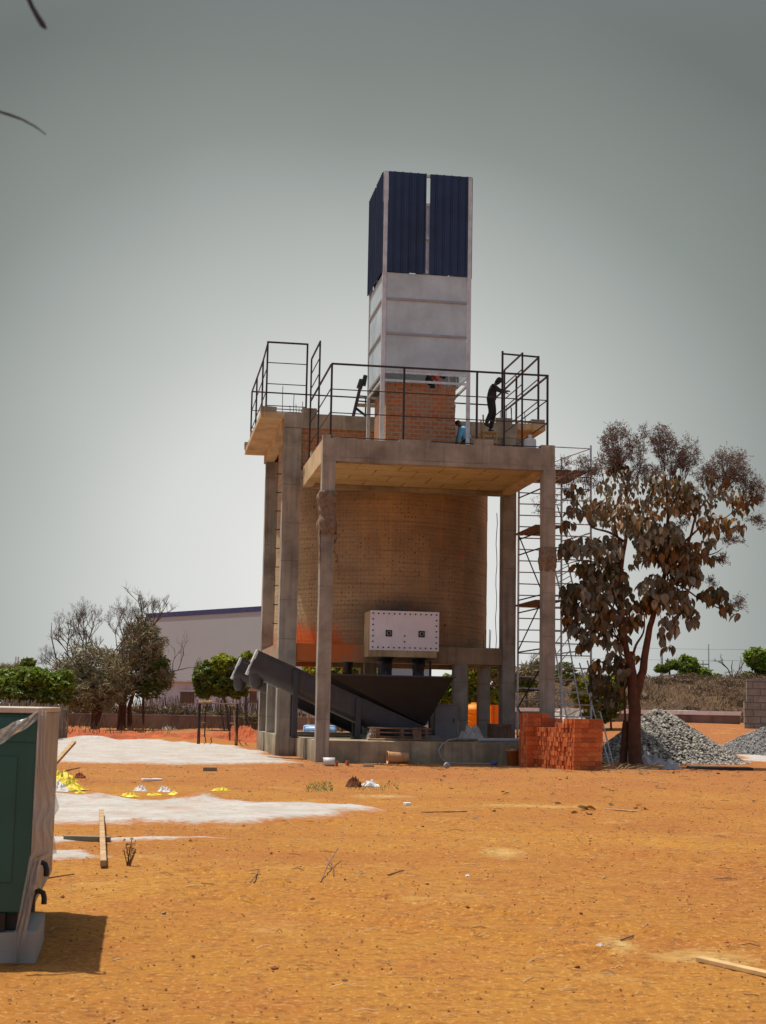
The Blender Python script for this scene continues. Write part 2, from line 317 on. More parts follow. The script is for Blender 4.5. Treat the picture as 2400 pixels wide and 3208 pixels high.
M['bucket'] = paint('tan_plastic_bucket', (.50, .27, .12), .5, 0, .15, 4, dirt=(.32, .12, .04), dirt_amt=.6)
M['bucket_o'] = paint('orange_plastic_pail', (.42, .16, .06), .5, 0, .15, 4, dirt=(.30, .2, .12), dirt_amt=.6)
M['jute'] = paint('jute_sacking', (.20, .14, .095), 1.0, 0, .35, 9, bump=.7)
M['white_plastic'] = paint('white_plastic', (.62, .60, .57), .4, 0, .06, 3)
M['rebar'] = paint('rebar', (.05, .04, .045), .7)
M['rag_blue'] = paint('blue_tarp', (.08, .22, .55), .5, 0, .3, 8)
M['skin'] = paint('dark_skin', (.10, .045, .025), .6, 0, .1, 5, bump=0)
M['hair'] = paint('black_hair', (.01, .009, .008), .7)
M['cl_dark'] = paint('dark_navy_cloth', (.03, .032, .05), .95, 0, .35, 9, bump=.4)
M['cl_trouser'] = paint('black_trousers', (.02, .02, .026), .95, 0, .35, 9, bump=.4)
M['cl_blue'] = paint('light_blue_shirt', (.16, .48, .78), .9, 0, .15, 8, bump=.3)
M['cl_pink'] = paint('pink_red_shirt', (.60, .13, .14), .9, 0, .2, 8, bump=.3)
# ------------------------------------------------------------------ terrain
def sst(a, b, x): t = min(1, max(0, (x - a) / (b - a))); return t * t * (3 - 2 * t)
def fbm(x, y, s, o=4):
    return noise.fractal(Vector((x * s, y * s, 3.1)), 1.0, 2.0, o)
def terr(x, y):
    h = 1.08 * sst(52, 73, y) * sst(3.0, 11, x)
    d = math.hypot((x - 2.5) / 9, (y - 45) / 9)
    h += .05 * fbm(x, y, .16, 3) * (1 - sst(0, 1, 1.6 - d)) * sst(9, 14, y) + .012 * fbm(x, y, 1.1, 3)
    if 54 < y < 96 and x < 2: h += .22 * sst(60, 74, y) * (.5 + .5 * noise.noise(Vector((x * .35, y * .2, 9)))) * sst(2, -2, x)
    return h
def groundmat():
    m, t, p, o = newmat('red_murram_earth'); N = NT(t); v = N.coord('World')
    a = N.noise(v, .16, 6, .6, .6); b = N.noise(v, .9, 6, .65); c = N.mix((.285, .092, .007), (.365, .160, .013), N.ramp(a, [(.36, 0.0), (.62, 1.0)]))
    c = N.mix(c, (.30, .078, .010), N.math('MULTIPLY', N.ramp(b, [(.5, 0.0), (.68, 1.0)]), .5))
    sx = N.n('SeparateXYZ'); N.l(v, sx.inputs[0])
    # redder soil around and behind the building
    far = N.ramp(N.math('DIVIDE', N.math('ADD', sx.outputs[1], N.math('MULTIPLY', b, 6.0)), 100.0), [(.27, 0.0), (.36, .55), (.55, .75), (.62, 1.0)])
    c = N.mix(c, (.30, .090, .022), N.math('MULTIPLY', far, .8))
    # pale dusty scuffs
    s = N.coord('World', (.8, .75, 1)); q = N.noise(s, .9, 8, .68, .3); c = N.mix(c, (.50, .31, .09), N.math('MULTIPLY', N.ramp(q, [(.57, 0.0), (.72, 1.0)]), .5))
    for (cx, cy, rx_, ry_) in ((1.30, 15.5, .33, .8), (1.55, 9.6, .16, .5), (2.5, 23.8, 1.3, .5), (.1, 25.5, .8, .9), (2.0, 9.2, .5, .35)):   # dusty spills
        d_ = N.n('VectorMath', operation='DISTANCE'); m_ = N.n('Mapping'); N.l(N.n('NewGeometry').outputs['Position'], m_.inputs[0]); m_.inputs['Scale'].default_value = (1 / rx_, 1 / ry_, 0); N.l(m_.outputs[0], d_.inputs[0]); d_.inputs[1].default_value = (cx / rx_, cy / ry_, 0)
        k_ = N.math('ADD', N.math('SUBTRACT', 1.0, d_.outputs['Value']), N.math('MULTIPLY', N.math('SUBTRACT', N.noise(v, 4.5, 7, .75), .5), 2.4)); c = N.mix(c, (.54, .40, .15), N.math('MULTIPLY', N.ramp(k_, [(.1, 0.0), (1.1, 1.0)]), .6))
    # fine dark crumbs and pores
    f1 = N.noise(N.coord('World', (.7, 1, 1)), 11, 8, .8); c = N.mix(c, (.12, .032, .006), N.math('MULTIPLY', N.ramp(f1, [(.50, 0.0), (.60, 1.0)]), .62)); f3 = N.noise(N.coord('World', (.6, 1, 1)), 3.3, 8, .8); c = N.mix(c, (.20, .06, .012), N.math('MULTIPLY', N.ramp(f3, [(.54, 0.0), (.64, 1.0)]), .35))
    vo = N.n('TexVoronoi'); vo.inputs['Scale'].default_value = 13; N.l(v, vo.inputs['Vector'])
    c = N.mix(c, (.13, .04, .012), N.math('MULTIPLY', N.ramp(vo.outputs['Distance'], [(.09, 1.0), (.16, 0.0)]), N.ramp(N.noise(v, 2.1, 4), [(.45, 0.0), (.62, .85)])))
    f2 = N.noise(v, 26, 5, .8); c = N.mix(c, (.60, .36, .11), N.math('MULTIPLY', N.ramp(f2, [(.53, 0.0), (.64, 1.0)]), .6))
    # wheel ruts running across in the foreground
    N.l(c, p.inputs['Base Color']); p.inputs['Roughness'].default_value = 1.0
    h = N.math('ADD', N.math('MULTIPLY', N.noise(v, 3, 6, .7), 1.0), N.math('MULTIPLY', N.noise(v, 22, 6, .8), .8)); N.bump(h, p, .55, .03); return m
M['ground'] = groundmat()
def lin(*segs):
    o = []
    for a, b, n in segs: o += [a + (b - a) * i / n for i in range(n)]
    return o + [segs[-1][1]]
gx = lin((-3000, -300, 5), (-300, -40, 12), (-40, -14, 26), (-14, -5, 40), (-5, 5, 150), (5, 16, 60), (16, 45, 20), (45, 300, 10), (300, 3000, 5))
gy = lin((-300, 0, 6), (0, 5, 8), (5, 14, 190), (14, 26, 120), (26, 45, 110), (45, 100, 110), (100, 300, 20), (300, 4000, 8))
vs = []
for y in gy:
    for x in gx:
        z = terr(x, y) if -60 < x < 60 and y < 300 and y > -20 else terr(max(-60, min(60, x)), max(-20, min(300, y)))
        if 4 < y < 30 and abs(x) < 8:
            z += .010 * noise.fractal(Vector((x * 5, y * 5, 0)), .8, 2, 3)
            for (ax, ay, bx, by) in ((-1.6, 13.2, 2.2, 9.8), (-1.5, 11.9, 1.4, 9.2), (-.6, 22, 4.5, 15.5), (-1.4, 20.5, 4.0, 13.8)):   # shallow wheel ruts
                tt = max(0, min(1, ((x - ax) * (bx - ax) + (y - ay) * (by - ay)) / ((bx - ax) ** 2 + (by - ay) ** 2)))
                dd = math.hypot(x - ax - tt * (bx - ax), y - ay - tt * (by - ay)) + .05 * noise.noise(Vector((x * 2, y * 2, 5)))
                z -= .030 * math.exp(-(dd / .10) ** 2) - .016 * math.exp(-((dd - .2) / .07) ** 2)
        vs.append((x, y, z))
nx = len(gx)
g = MB(); g.add(vs, [(j * nx + i, j * nx + i + 1, (j + 1) * nx + i + 1, (j + 1) * nx + i) for j in range(len(gy) - 1) for i in range(nx - 1)], True)
tag(g.build('ground', M['ground']), kind='structure')
# pale sand spread on the ground: heightfields whose thin ragged rims sink into the earth
def sandmat():
    m, t, p, o = newmat('pale_crushed_sand'); N = NT(t); v = N.coord('World')
    a = N.noise(v, 1.1, 6, .65); c = N.mix((.37, .35, .315), (.47, .46, .445), N.ramp(a, [(.35, 0.0), (.62, 1.0)]))
    f = N.noise(v, 14, 7, .8); c = N.mix(c, (.22, .14, .09), N.math('MULTIPLY', N.ramp(f, [(.55, 0.0), (.66, 1.0)]), .6))
    s = N.coord('World', (.9, 1.3, 1)); c = N.mix(c, (.40, .17, .05), N.math('MULTIPLY', N.ramp(N.noise(s, .9, 8, .75), [(.55, 0.0), (.70, 1.0)]), .75))
    at = N.n('Attribute', attribute_name='rim'); e = N.math('ADD', at.outputs['Fac'], N.math('MULTIPLY', N.math('SUBTRACT', N.noise(v, 7, 8, .8), .5), 3.0))
    c = N.mix((.33, .12, .018), c, N.ramp(e, [(.25, 0.0), (1.0, 1.0)]))
    N.l(c, p.inputs['Base Color']); p.inputs['Roughness'].default_value = 1; N.bump(N.math('ADD', N.noise(v, 4, 5), N.math('MULTIPLY', N.noise(v, 30, 4, .7), .4)), p, .8, .04); return m
M['sand'] = sandmat()
def inpoly(x, y, P):
    s = 1e9; ins = False
    for i in range(len(P)):
        (ax, ay), (bx, by) = P[i], P[(i + 1) % len(P)]
        if (ay > y) != (by > y) and x < (bx - ax) * (y - ay) / (by - ay) + ax: ins = not ins
        t = max(0, min(1, ((x - ax) * (bx - ax) + (y - ay) * (by - ay)) / ((bx - ax) ** 2 + (by - ay) ** 2)))
        s = min(s, math.hypot(x - ax - t * (bx - ax), y - ay - t * (by - ay)))
    return s if ins else -s
def sandsheet(name, P, res, edge, hmax, bumps=(), ns=1.0, rag=1.0):
    xs = [p[0] for p in P]; ys = [p[1] for p in P]; x0, x1, y0, y1 = min(xs) - 1, max(xs) + 1, min(ys) - 1.5, max(ys) + 1.5
    rim = []; ni, nj = int((x1 - x0) / res) + 1, int((y1 - y0) / (res * 1.4)) + 1; vs = []
    for j in range(nj + 1):
        for i in range(ni + 1):
            x = x0 + (x1 - x0) * i / ni; y = y0 + (y1 - y0) * j / nj
            d = inpoly(x, y, P) + rag * (noise.fractal(Vector((x * ns, y * ns * .7, 1)), .9, 2, 5)) * edge
            k = max(-1, min(1, d / edge)); z = hmax * k + (.01 * fbm(x, y, 2.2) if k > 0 else -.03)
            for (bx, by, br, bh) in bumps: z += bh * math.exp(-((x - bx) ** 2 + (y - by) ** 2) / br ** 2) * (1 + .25 * fbm(x, y, 3))
            vs.append((x, y, terr(x, y) + z)); rim.append(k)
    n = ni + 1; fs = []
    for j in range(nj):
        for i in range(ni):
            q = (j * n + i, j * n + i + 1, (j + 1) * n + i + 1, (j + 1) * n + i)
            if max(vs[k][2] - terr(vs[k][0], vs[k][1]) for k in q) > -.02: fs.append(q)
    b = MB(); b.add(vs, fs, True); b.rim = rim; return b
b = sandsheet('near', [(-7, 17.6), (-3.4, 17.9), (-1.4, 18.4), (-.2, 20.5), (.15, 22.6), (-.9, 23.6), (-3.2, 23.6), (-4.6, 22.8), (-7, 22.6)], .075, .55, .05, [(-2.95, 23.7, .55, .16), (-4.6, 22.9, .7, .12), (-5.3, 22.6, .5, .1)], .8, .9)
tag(b.build('sand_patch', M['sand']), 'pale crushed sand spread across the red earth beside the crossed battens', 'sand', kind='stuff')
b = sandsheet('far', [(-16, 38), (-7, 36.6), (-4, 37.2), (-1.75, 39.6), (-2.1, 41), (-3.3, 46.5), (-4.6, 54), (-7, 58.5), (-11, 60.5), (-18, 60)], .16, .7, .06, [(-8.6, 60.5, 1.3, .30), (-11.6, 60.0, 1.0, .2), (-5.6, 58.4, 1.2, .22), (-6.9, 58.8, .8, .28)], .45, .9)
tag(b.build('sand_patch', M['sand']), 'wide bright sand bed stretching from the building plinth to the left fence', 'sand', kind='stuff')
b = sandsheet('strip', [(-3.7, 15.5), (-2.3, 16.0), (-1.5, 16.6), (-1.9, 16.9), (-3.0, 16.5), (-4.5, 16.4)], .06, .25, .02, (), 1.2, 1.0)
tag(b.build('sand_patch', M['sand']), 'thin sand streak under the crossed timber battens', 'sand', kind='stuff')
b = sandsheet('strip2', [(-3.7, 13.6), (-2.9, 14.0), (-2.3, 14.4), (-2.9, 15.0), (-4.5, 15.2)], .06, .3, .02, (), 1.2, 1.0)
tag(b.build('sand_patch', M['sand']), 'small sand streak nearest to the green container', 'sand', kind='stuff')
b = sandsheet('right', [(11.5, 48), (15, 47.5), (18, 50), (18, 56), (13, 55), (12, 51)], .16, .6, .03, (), .6, 1.0)
tag(b.build('sand_patch', M['sand']), 'pale sandy ground between the two gravel heaps', 'sand', kind='stuff')
# ------------------------------------------------------------------ the building
B = sthing('concrete_silo_building', 'unfinished concrete frame building holding a round board-marked tank above a front platform', 'building', 0, 0, 0)
def part(mb, name, mat, parent=B, bevel=0.0, **k): return mb.build(name, mat, parent, bevel=bevel, **k)
part(MB().cbox(.01, 6.62, .03, 5.36, -.35, .60, .35, .012), 'plinth', M['conc_plinth'])
part(MB().cbox(-.62, 7.06, 5.40, 12.75, -.35, .645, .4, .012), 'plinth', M['conc_plinth'])
def column(u0, u1, v0, v1, z0, z1, seg=.35): return part(MB().cbox(u0, u1, v0, v1, z0, z1, seg, .009), 'column', M['conc'])
column(0, .37, -.015, .36, -.4, 8.385); column(6.41, 6.765, -.015, .36, -.4, 8.385)
column(-.60, -.05, 5.38, 5.92, -.2, 10.31); column(6.58, 6.97, 5.38, 5.9, -.2, 10.31)
column(-.60, -.10, 12.1, 12.6, .3, 10.31); column(6.50, 6.97, 12.1, 12.6, .3, 10.31)
column(-.60, -.22, 9.0, 9.4, .3, 2.96); column(5.03, 5.45, 5.47, 5.9, .3, 2.955)
uc = sol(*ZF(425, 450), 1, 8.8).x; column(uc, uc + .38, 8.8, 9.2, .3, 3.1)
uc = sol(*Z2(630, 1070), 1, 7.4).x; column(uc, uc + .38, 7.4, 7.8, .3, 3.1)
column(3.0, 3.4, 12.1, 12.5, .3, 3.1); column(6.985, 7.21, 6.2, 6.6, .3, 10.3)
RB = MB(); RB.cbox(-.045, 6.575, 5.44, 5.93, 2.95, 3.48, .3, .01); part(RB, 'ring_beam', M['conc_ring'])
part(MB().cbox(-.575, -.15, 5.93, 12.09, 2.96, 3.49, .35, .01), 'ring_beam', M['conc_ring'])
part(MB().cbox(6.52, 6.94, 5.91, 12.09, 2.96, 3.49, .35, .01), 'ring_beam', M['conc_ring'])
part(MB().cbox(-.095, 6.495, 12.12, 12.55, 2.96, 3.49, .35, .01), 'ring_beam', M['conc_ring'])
part(MB().cbox(-.14, 6.51, 5.94, 12.11, 3.12, 3.42, .5, .005), 'tank_floor', M['conc'])
n = 160; vs = []; zs = lin((3.43, 10.4, 70))
for z in zs:
    for k in range(n):
        t = 2 * math.pi * k / n; q = Vector((math.cos(t), math.sin(t), z * 1.2)) * 2.0
        rr = 3.62 + .014 * noise.noise(q) + .006 * noise.noise(Vector((math.cos(t) * 2, math.sin(t) * 2, z * 7)))
        vs.append((rr * math.cos(t), rr * math.sin(t), z))
T = MB(); T.add(vs, [(i * n + k, i * n + (k + 1) % n, (i + 1) * n + (k + 1) % n, (i + 1) * n + k) for i in range(len(zs) - 1) for k in range(n)], True)
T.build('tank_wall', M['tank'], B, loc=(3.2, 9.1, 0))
# front platform
part(MB().cbox(.005, 6.755, .004, .34, 8.385, 9.03, .25, .010), 'edge_beam', M['conc'])
part(MB().cbox(.008, .30, .34, 5.08, 8.39, 9.025, .3, .010), 'edge_beam', M['conc_warm'])
part(MB().cbox(6.46, 6.75, .34, 5.08, 8.39, 9.025, .3, .010), 'edge_beam', M['conc_warm'])
part(MB().cbox(.008, 6.75, 5.08, 5.365, 8.37, 9.02, .3, .010), 'edge_beam', M['conc'])
part(MB().cbox(.29, 6.47, .33, 5.09, 8.52, 9.015, .6, .006), 'platform_slab', M['soffit'])
for (a, b_, c, d, e, f) in ((.0, .22, .0, .25, 9.03, 9.12), (.3, 1.0, .05, .3, 9.03, 9.07), (2.2, 3.1, .02, .3, 9.03, 9.1), (4.35, 4.95, .05, .4, 9.03, 9.22), (6.35, 6.75, .0, .35, 9.03, 9.13), (.0, .2, 2.9, 3.2, 9.03, 9.15)):
    part(MB().cbox(a, b_, c, d, e, f, .1, .02), 'slab_rubble', M['conc'])
# upper deck
part(MB().cbox(-.61, 7.02, 5.40, 5.72, 10.33, 10.80, .3, .010), 'edge_beam', M['conc'])
part(MB().cbox(-.66, -.33, 5.73, 12.6, 10.30, 10.62, .3, .010), 'edge_beam', M['conc_warm'])
part(MB().cbox(6.72, 7.02, 5.73, 12.6, 10.30, 10.62, .3, .010), 'edge_beam', M['conc_warm'])
part(MB().cbox(-.61, 7.02, 12.3, 12.6, 10.31, 10.61, .3, .010), 'edge_beam', M['conc'])
part(MB().cbox(-1.37, -.60, 5.41, 12.68, 10.63, 10.80, .4, .012), 'deck_slab', M['conc_warm'])
part(MB().cbox(7.01, 7.97, 5.41, 12.68, 10.63, 10.84, .4, .012), 'deck_slab', M['conc_warm'])
part(MB().cbox(-.605, 7.015, 5.73, 12.67, 10.625, 10.80, .6, .008), 'deck_slab', M['conc'])
part(MB().cbox(-.05, 5.9, 5.47, 5.70, 9.022, 10.33, .2, .008), 'brick_infill', M['brick'])
part(MB().cbox(5.9, 7.27, 5.425, 5.67, 9.0, 10.33, .3, .008), 'block_infill', M['block'])
for (p0, p1, z0, z1) in (((-1.37, 5.40), (-.86, 5.9), 10.8, 10.97), ((-.05, 5.40), (.42, 5.8), 10.8, 10.98), ((6.30, 5.40), (6.85, 5.85), 10.8, 10.98), ((7.5, 5.42), (7.95, 5.9), 10.84, 11.0), ((-1.4, 12.2), (-1.1, 12.6), 10.8, 11.02), ((-1.38, 9.6), (-1.15, 9.9), 10.8, 10.95)):
    part(MB().cbox(p0[0], p1[0], p0[1], p1[1], z0, z1, .1, .02), 'starter_block', M['conc'])
for (u, v, z0, z1) in [(-.6 + .24 * 0 + x, 6.2 + y, 10.75, 10.75 + h) for x, y, h in ((.0, .1, 1.1), (.25, .0, .45), (.36, .15, .85), (.45, 0, .5), (.55, .2, .42), (.66, .1, .62))] + \
        [(6.7 + x, 5.7 + y, 10.75, 10.75 + h) for x, y, h in ((0, 0, .75), (.1, .3, .8), (.2, 0, .7), (.28, .3, .72), (.38, 0, .8), (.72, .2, .55), (.80, .5, .5), (-.1, .4, .6))] + \
        [(6.35 + x, 5.62 + y, 3.47, 3.47 + h) for x, y, h in ((-.32, .1, .45), (-.22, .2, .6), (-.16, 0, .62), (-.1, .15, .6))]:
    j = ru(-.03, .03); part(MB().tube([(u, v, z0), (u + j * .4, v, (z0 + z1) / 2), (u + j, v, z1)], .011, 5), 'starter_bar', M['rebar'])
part(MB().tube([(6.72 + .02 * math.sin(i * 1.7), 6.9, 3.5 + i * .35) for i in range(14)], .012, 5), 'starter_bar', M['rebar'])
# rungs cast into the narrow gap between the two left columns
for i in range(9):
    z = 4.2 + i * .62; part(MB().bar((-.62, 7.6, z), (-.1, 7.6, z), .03), 'step_iron', M['rebar'])
# ------------------------------------------------------------------ hatch box
H = sthing('hatch_box', 'pinkish white bolted steel hatch plate on the front of the round tank', 'hatch', 0, 0, 0)
U0, U1, Z0, Z1, V = 2.17, 4.36, 3.30, 4.53, 4.70
part(MB().cbox(U0 - .05, U1 - .06, V + .03, 5.6, 3.10, 4.50, .3, .006), 'concrete_surround', M['conc_warm'], H)
hp = part(MB().box(U0, U1, V, V + .045, Z0, Z1), 'hatch_plate', M['white_plate'], H, .006)
bolts = [(U0 + .09 + i * (U1 - U0 - .18) / 12, z) for i in range(13) for z in (Z0 + .09, Z1 - .09)] + [(u, Z0 + .09 + i * (Z1 - Z0 - .18) / 6) for i in range(1, 6) for u in (U0 + .09, U1 - .09)] + [((U0 + U1) / 2, Z0 + .28), ((U0 + U1) / 2, Z0 + .46)]
bm0 = None
for (u, z) in bolts:
    if bm0 is None:
        bm0 = MB().lathe([(0, -.03), (.024, -.03), (.028, 0)], 6, (0, 0, 0), 'y', False).build('bolt', M['dark_steel'], hp); bb = bm0
    else: bb = bm0.copy(); link(bb, hp)
    bb.location = (u, V, z)
for u in (2.76, 3.80):
    z = 3.83; q = part(MB().box(u - .10, u + .10, V - .025, V, z - .10, z + .10), 'port_flange', M['black'], hp, .004)
    part(MB().lathe([(.055, -.07), (.065, -.07), (.065, -.025), (.055, -.025), (.055, -.07)], 16, (u, V, z), 'y'), 'port_ring', M['galv'], hp)
# discharge pipes
for i, (uc, vv, r0, r1, z1, lab) in enumerate(((2.70, 4.95, .25, .22, 3.1, 'wide black discharge pipe under the left half of the white hatch'), (3.76, 4.95, .22, .18, 3.1, 'wide black discharge pipe under the right half of the white hatch'), (.0, 0, .17, .13, 2.96, 'black discharge pipe hanging behind the front left column'))):
    if i == 2: vv = 7.0; uc = sol(*ZE(170, 440), 1, vv).x; z1 = 3.15
    d = sthing('discharge_pipe', lab, 'pipe', uc, vv, z1, 'black discharge pipes under the tank')
    part(MB().lathe([(r0 * 1.25, -.02), (r0 * 1.25, -.07), (r0, -.07), (r0, -.25), (r1, -.42), (r1, -.9), (r1 * 1.15, -.9), (r1 * 1.15, -.95)], 20), 'pipe_body', M['dark_steel'], d)
    part(MB().lathe([(r0 * 1.4, 0), (r0 * 1.4, -.03), (0, -.03)], 20), 'pipe_flange', M['black'], d)
# ------------------------------------------------------------------ conveyors
def conveyor(v, label, front=True):
    c = sthing('screw_conveyor', label, 'conveyor', 0, v, 0, 'inclined screw conveyors under the tank')
    A = Vector((-1.45, 0, 3.10)); dirv = Vector((5.15, 0, -2.18)).normalized(); up = Vector((-dirv.z, 0, dirv.x)); up = up if up.z > 0 else -up
    L = 5.62; wv = .27
    # U-trough: round bottom
    prof = [(-wv, 0), (-wv, -.45)] + [(wv * math.cos(math.pi + a), -.45 + wv * 1.05 * math.sin(math.pi + a)) for a in lin((0.3, 2.84, 8))] + [(wv, -.45), (wv, 0)]
    vs = []
    for s_ in (0, 1.4, 2.8, 4.2, L):
        for (y, h) in prof: vs.append(A + dirv * s_ + up * h + Vector((0, y, 0)))
    k = len(prof); tr = MB(); tr.add(vs, [(i * k + j, i * k + j + 1, (i + 1) * k + j + 1, (i + 1) * k + j) for i in range(4) for j in range(k - 1)], True)
    tr.add([vs[4 * k + j] for j in range(k)], [tuple(range(k))])
    part(tr, 'trough', M['charcoal'], c)
    part(MB().bar(A + up * .015, A + dirv * (L if not front else 2.5) + up * .015, 2 * wv + .10, .03, (0, 0, 1)), 'trough_lid', M['charcoal'], c)
    part(MB().bar(A + up * .015 + Vector((0, -wv - .02, -.03)), A + dirv * L + up * .015 + Vector((0, -wv - .02, -.03)), .03, .05), 'trough_rim', M['charcoal'], c)
    ep = [A + up * .05 + Vector((0, -wv - .05, 0)), A + up * .05 + Vector((0, wv + .05, 0)), A - up * .74 + Vector((0, wv * .7, 0)), A - up * .74 + Vector((0, -wv * .7, 0))]
    e_ = MB(); e_.add([p - dirv * .04 for p in ep] + [p + dirv * .03 for p in ep], [(0, 1, 2, 3), (7, 6, 5, 4), (0, 4, 5, 1), (1, 5, 6, 2), (2, 6, 7, 3), (3, 7, 4, 0)])
    part(e_, 'end_plate', M['galv'], c, .005)
    part(MB().tube([A - up * .4 - dirv * .22, A - up * .4 - dirv * .03], .05, 10), 'shaft_stub', M['dark_steel'], c)
    sp_ = Vector((-1.45, 0, 2.43)); part(MB().lathe([(.24, .12), (.23, 0), (.20, -.30), (.12, -.42)], 16, sp_ + Vector((.0, 0, 0))), 'outlet_spout', M['charcoal'], c)
    if front:
        hz = 2.46; a0 = Vector((.55, 0, hz)); a1 = Vector((4.38, 0, hz)); b1 = Vector((3.70, 0, 1.30)); b0 = A + dirv * 2.3 + up * -.02
        hop = MB(); yt, yb = .55, .27
        top = [(.55, -yt, hz), (4.38, -yt, hz), (4.38, yt, hz), (.55, yt, hz)]
        be = A + dirv * 5.35; bb_ = [(b0.x, -yb, b0.z), (be.x + .1, -yb, be.z), (be.x + .1, yb, be.z), (b0.x, yb, b0.z)]
        hop.add(top + bb_, [(0, 1, 5, 4), (1, 2, 6, 5), (2, 3, 7, 6), (3, 0, 4, 7)]); part(hop, 'hopper', M['dark_steel'], c)
        part(MB().bar((.5, -yt - .02, hz), (4.42, -yt - .02, hz), .05, .04), 'hopper_rim', M['charcoal'], c)
        part(MB().bar((.5, yt + .02, hz), (4.42, yt + .02, hz), .05, .04), 'hopper_rim', M['charcoal'], c)
    be = A + dirv * (L - .05)
    part(MB().bar(be + up * -.1, Vector((be.x, 0, .62)), .5, .18), 'drive_housing', M['dark_steel'], c)
    for (u, w_) in ((-.32, .15), (1.55, .15)):
        zt = 3.05 - (u + 1.45) * .423
        for y in (-wv - .07, wv + .07): part(MB().box(u - w_ / 2, u + w_ / 2, y - .04, y + .04, .64, zt), 'support_leg', M['charcoal'], c)
        part(MB().box(u - w_ / 2 - .05, u + w_ / 2 + .05, -wv - .15, wv + .15, .61, .635), 'base_plate', M['dark_steel'], c)
    return c
conveyor(3.0, 'nearer dark grey screw conveyor with a wide hopper under the white hatch')
c2 = conveyor(10.2, 'further dark grey screw conveyor whose raised end shows left of the nearer one', False)
# ------------------------------------------------------------------ steel tower
def corr(mb, p, q, z0, z1, rib=.25, dep=.035, nrm=(0, -1)):
    p = Vector((*p, 0)); q = Vector((*q, 0)); L = (q - p).length; d = (q - p) / L; n = Vector((*nrm, 0)); xs = []; x = 0
    while x < L - .01:
        for (a, h) in ((0, 0), (rib * .68, 0), (rib * .76, 1), (rib * .9, 1), (rib * .98, 0)):
            if x + a < L: xs.append((x + a, h))
        x += rib
    xs.append((L, 0)); vs = []
    for z in (z0, z1):
        for (a, h) in xs: vs.append(p + d * a + n * (h * dep) + Vector((0, 0, z)))
    k = len(xs); return mb.add(vs, [(i, i + 1, k + i + 1, k + i) for i in range(k - 1)])
TW = sthing('steel_tower', 'tall steel box tower on the platform with dark blue cladding over silver panels', 'tower', 3.2, 2.85, 9.02)
tu0, tu1, tv0, tv1 = -1.35, 1.36, -1.36, 1.35; zt = 8.57; TL = (0, 0, 0)
for (u, v) in ((tu0, tv0), (tu1, tv0), (tu0, tv1), (tu1, tv1)):
    su = 1 if u < 0 else -1; sv = 1 if v < 0 else -1
    p = MB(); p.box(min(u, u + su * .125), max(u, u + su * .125), min(v, v + sv * .012), max(v, v + sv * .012), 0, zt); p.box(min(u, u + su * .012), max(u, u + su * .012), min(v + sv * .012, v + sv * .125), max(v + sv * .012, v + sv * .125), 0, zt)
    p.box(u + su * .012 if su > 0 else u - .09, u + .09 if su > 0 else u - .012, v + .012 if sv > 0 else v - .09, v + .09 if sv > 0 else v - .012, 0, zt - .02)
    part(p, 'corner_post', M['galv'], TW, .004)
for (nm, a, b_, n_) in (('f', (tu0 + .13, tv0 - .005), (-.055, tv0 - .005), (0, -1)), ('f', (.055, tv0 - .005), (tu1 - .12, tv0 - .005), (0, -1)), ('b', (-1.2, tv1 + .01), (-.06, tv1 + .01), (0, 1)), ('b', (.14, tv1 + .01), (1.2, tv1 + .01), (0, 1)),
                        ('l', (tu0 - .02, tv0 + .03), (tu0 - .02, -.04), (-1, 0)), ('l', (tu0 - .02, .0), (tu0 - .02, tv1 + .03), (-1, 0)), ('r', (tu1 + .02, tv0 + .03), (tu1 + .02, tv1), (1, 0))):
    mb = MB(); corr(mb, a, b_, 5.42, zt - .02, .235 if nm in 'fb' else .2, .03, n_); o = part(mb, 'cladding_sheet', M['blue_clad'], TW)
    md = o.modifiers.new('thickness', 'SOLIDIFY'); md.thickness = .004
for z in (8.5, 7.6, 6.55, 5.5):       # girts seen through the slot
    part(MB().box(tu0 + .13, tu1 - .13, tv0 + .03, tv0 + .09, z - .04, z + .04), 'girt', M['galv'], TW)
    part(MB().box(tu0 + .13, tu1 - .13, tv1 - .09, tv1 - .03, z - .7, z - .62), 'girt', M['galv'], TW)
segs = [(2.41, 3.50), (3.58, 4.57), (4.63, 5.41)]
for (z0, z1) in segs:
    for (x0, x1, y0, y1) in ((tu0 + .127, tu1 - .127, tv0 + .03, tv0 + .04), (tu0 + .03, tu0 + .04, tv0 + .127, tv1 - .127), (tu1 - .04, tu1 - .03, tv0 + .127, tv1 - .127), (tu0 + .127, tu1 - .127, tv1 - .04, tv1 - .03)):
        part(MB().box(x0, x1, y0, y1, z0, z1), 'silver_panel', M['silver'], TW)
for z in (3.54, 4.60):
    part(MB().box(tu0 + .127, tu1 - .127, tv0 - .005, tv0 + .035, z - .035, z + .035), 'channel', M['rust_seam'], TW, .004)
    part(MB().box(tu0 - .005, tu0 + .035, tv0 + .127, tv1 - .127, z - .035, z + .035), 'channel', M['rust_seam'], TW, .004)
for z, h in ((2.37, .03), (2.12, .035)):
    part(MB().box(tu0 + .127, tu1 - .127, tv0 + .02, tv0 + .07, z - h, z + h), 'bottom_channel', M['galv'], TW)
    part(MB().box(tu0 + .127, tu1 - .127, tv1 - .07, tv1 - .02, z - h, z + h), 'bottom_channel', M['galv'], TW)
    part(MB().box(tu0 + .02, tu0 + .07, tv0 + .127, tv1 - .127, z - h, z + h), 'bottom_channel', M['galv'], TW)
    part(MB().box(tu1 - .07, tu1 - .02, tv0 + .127, tv1 - .127, z - h, z + h), 'bottom_channel', M['galv'], TW)
part(MB().box(-.10, .12, tv0 + .10, tv0 + .12, 5.45, 7.55), 'slot_strip', paint('pale_blue_strip', (.62, .72, .82), .5), TW)
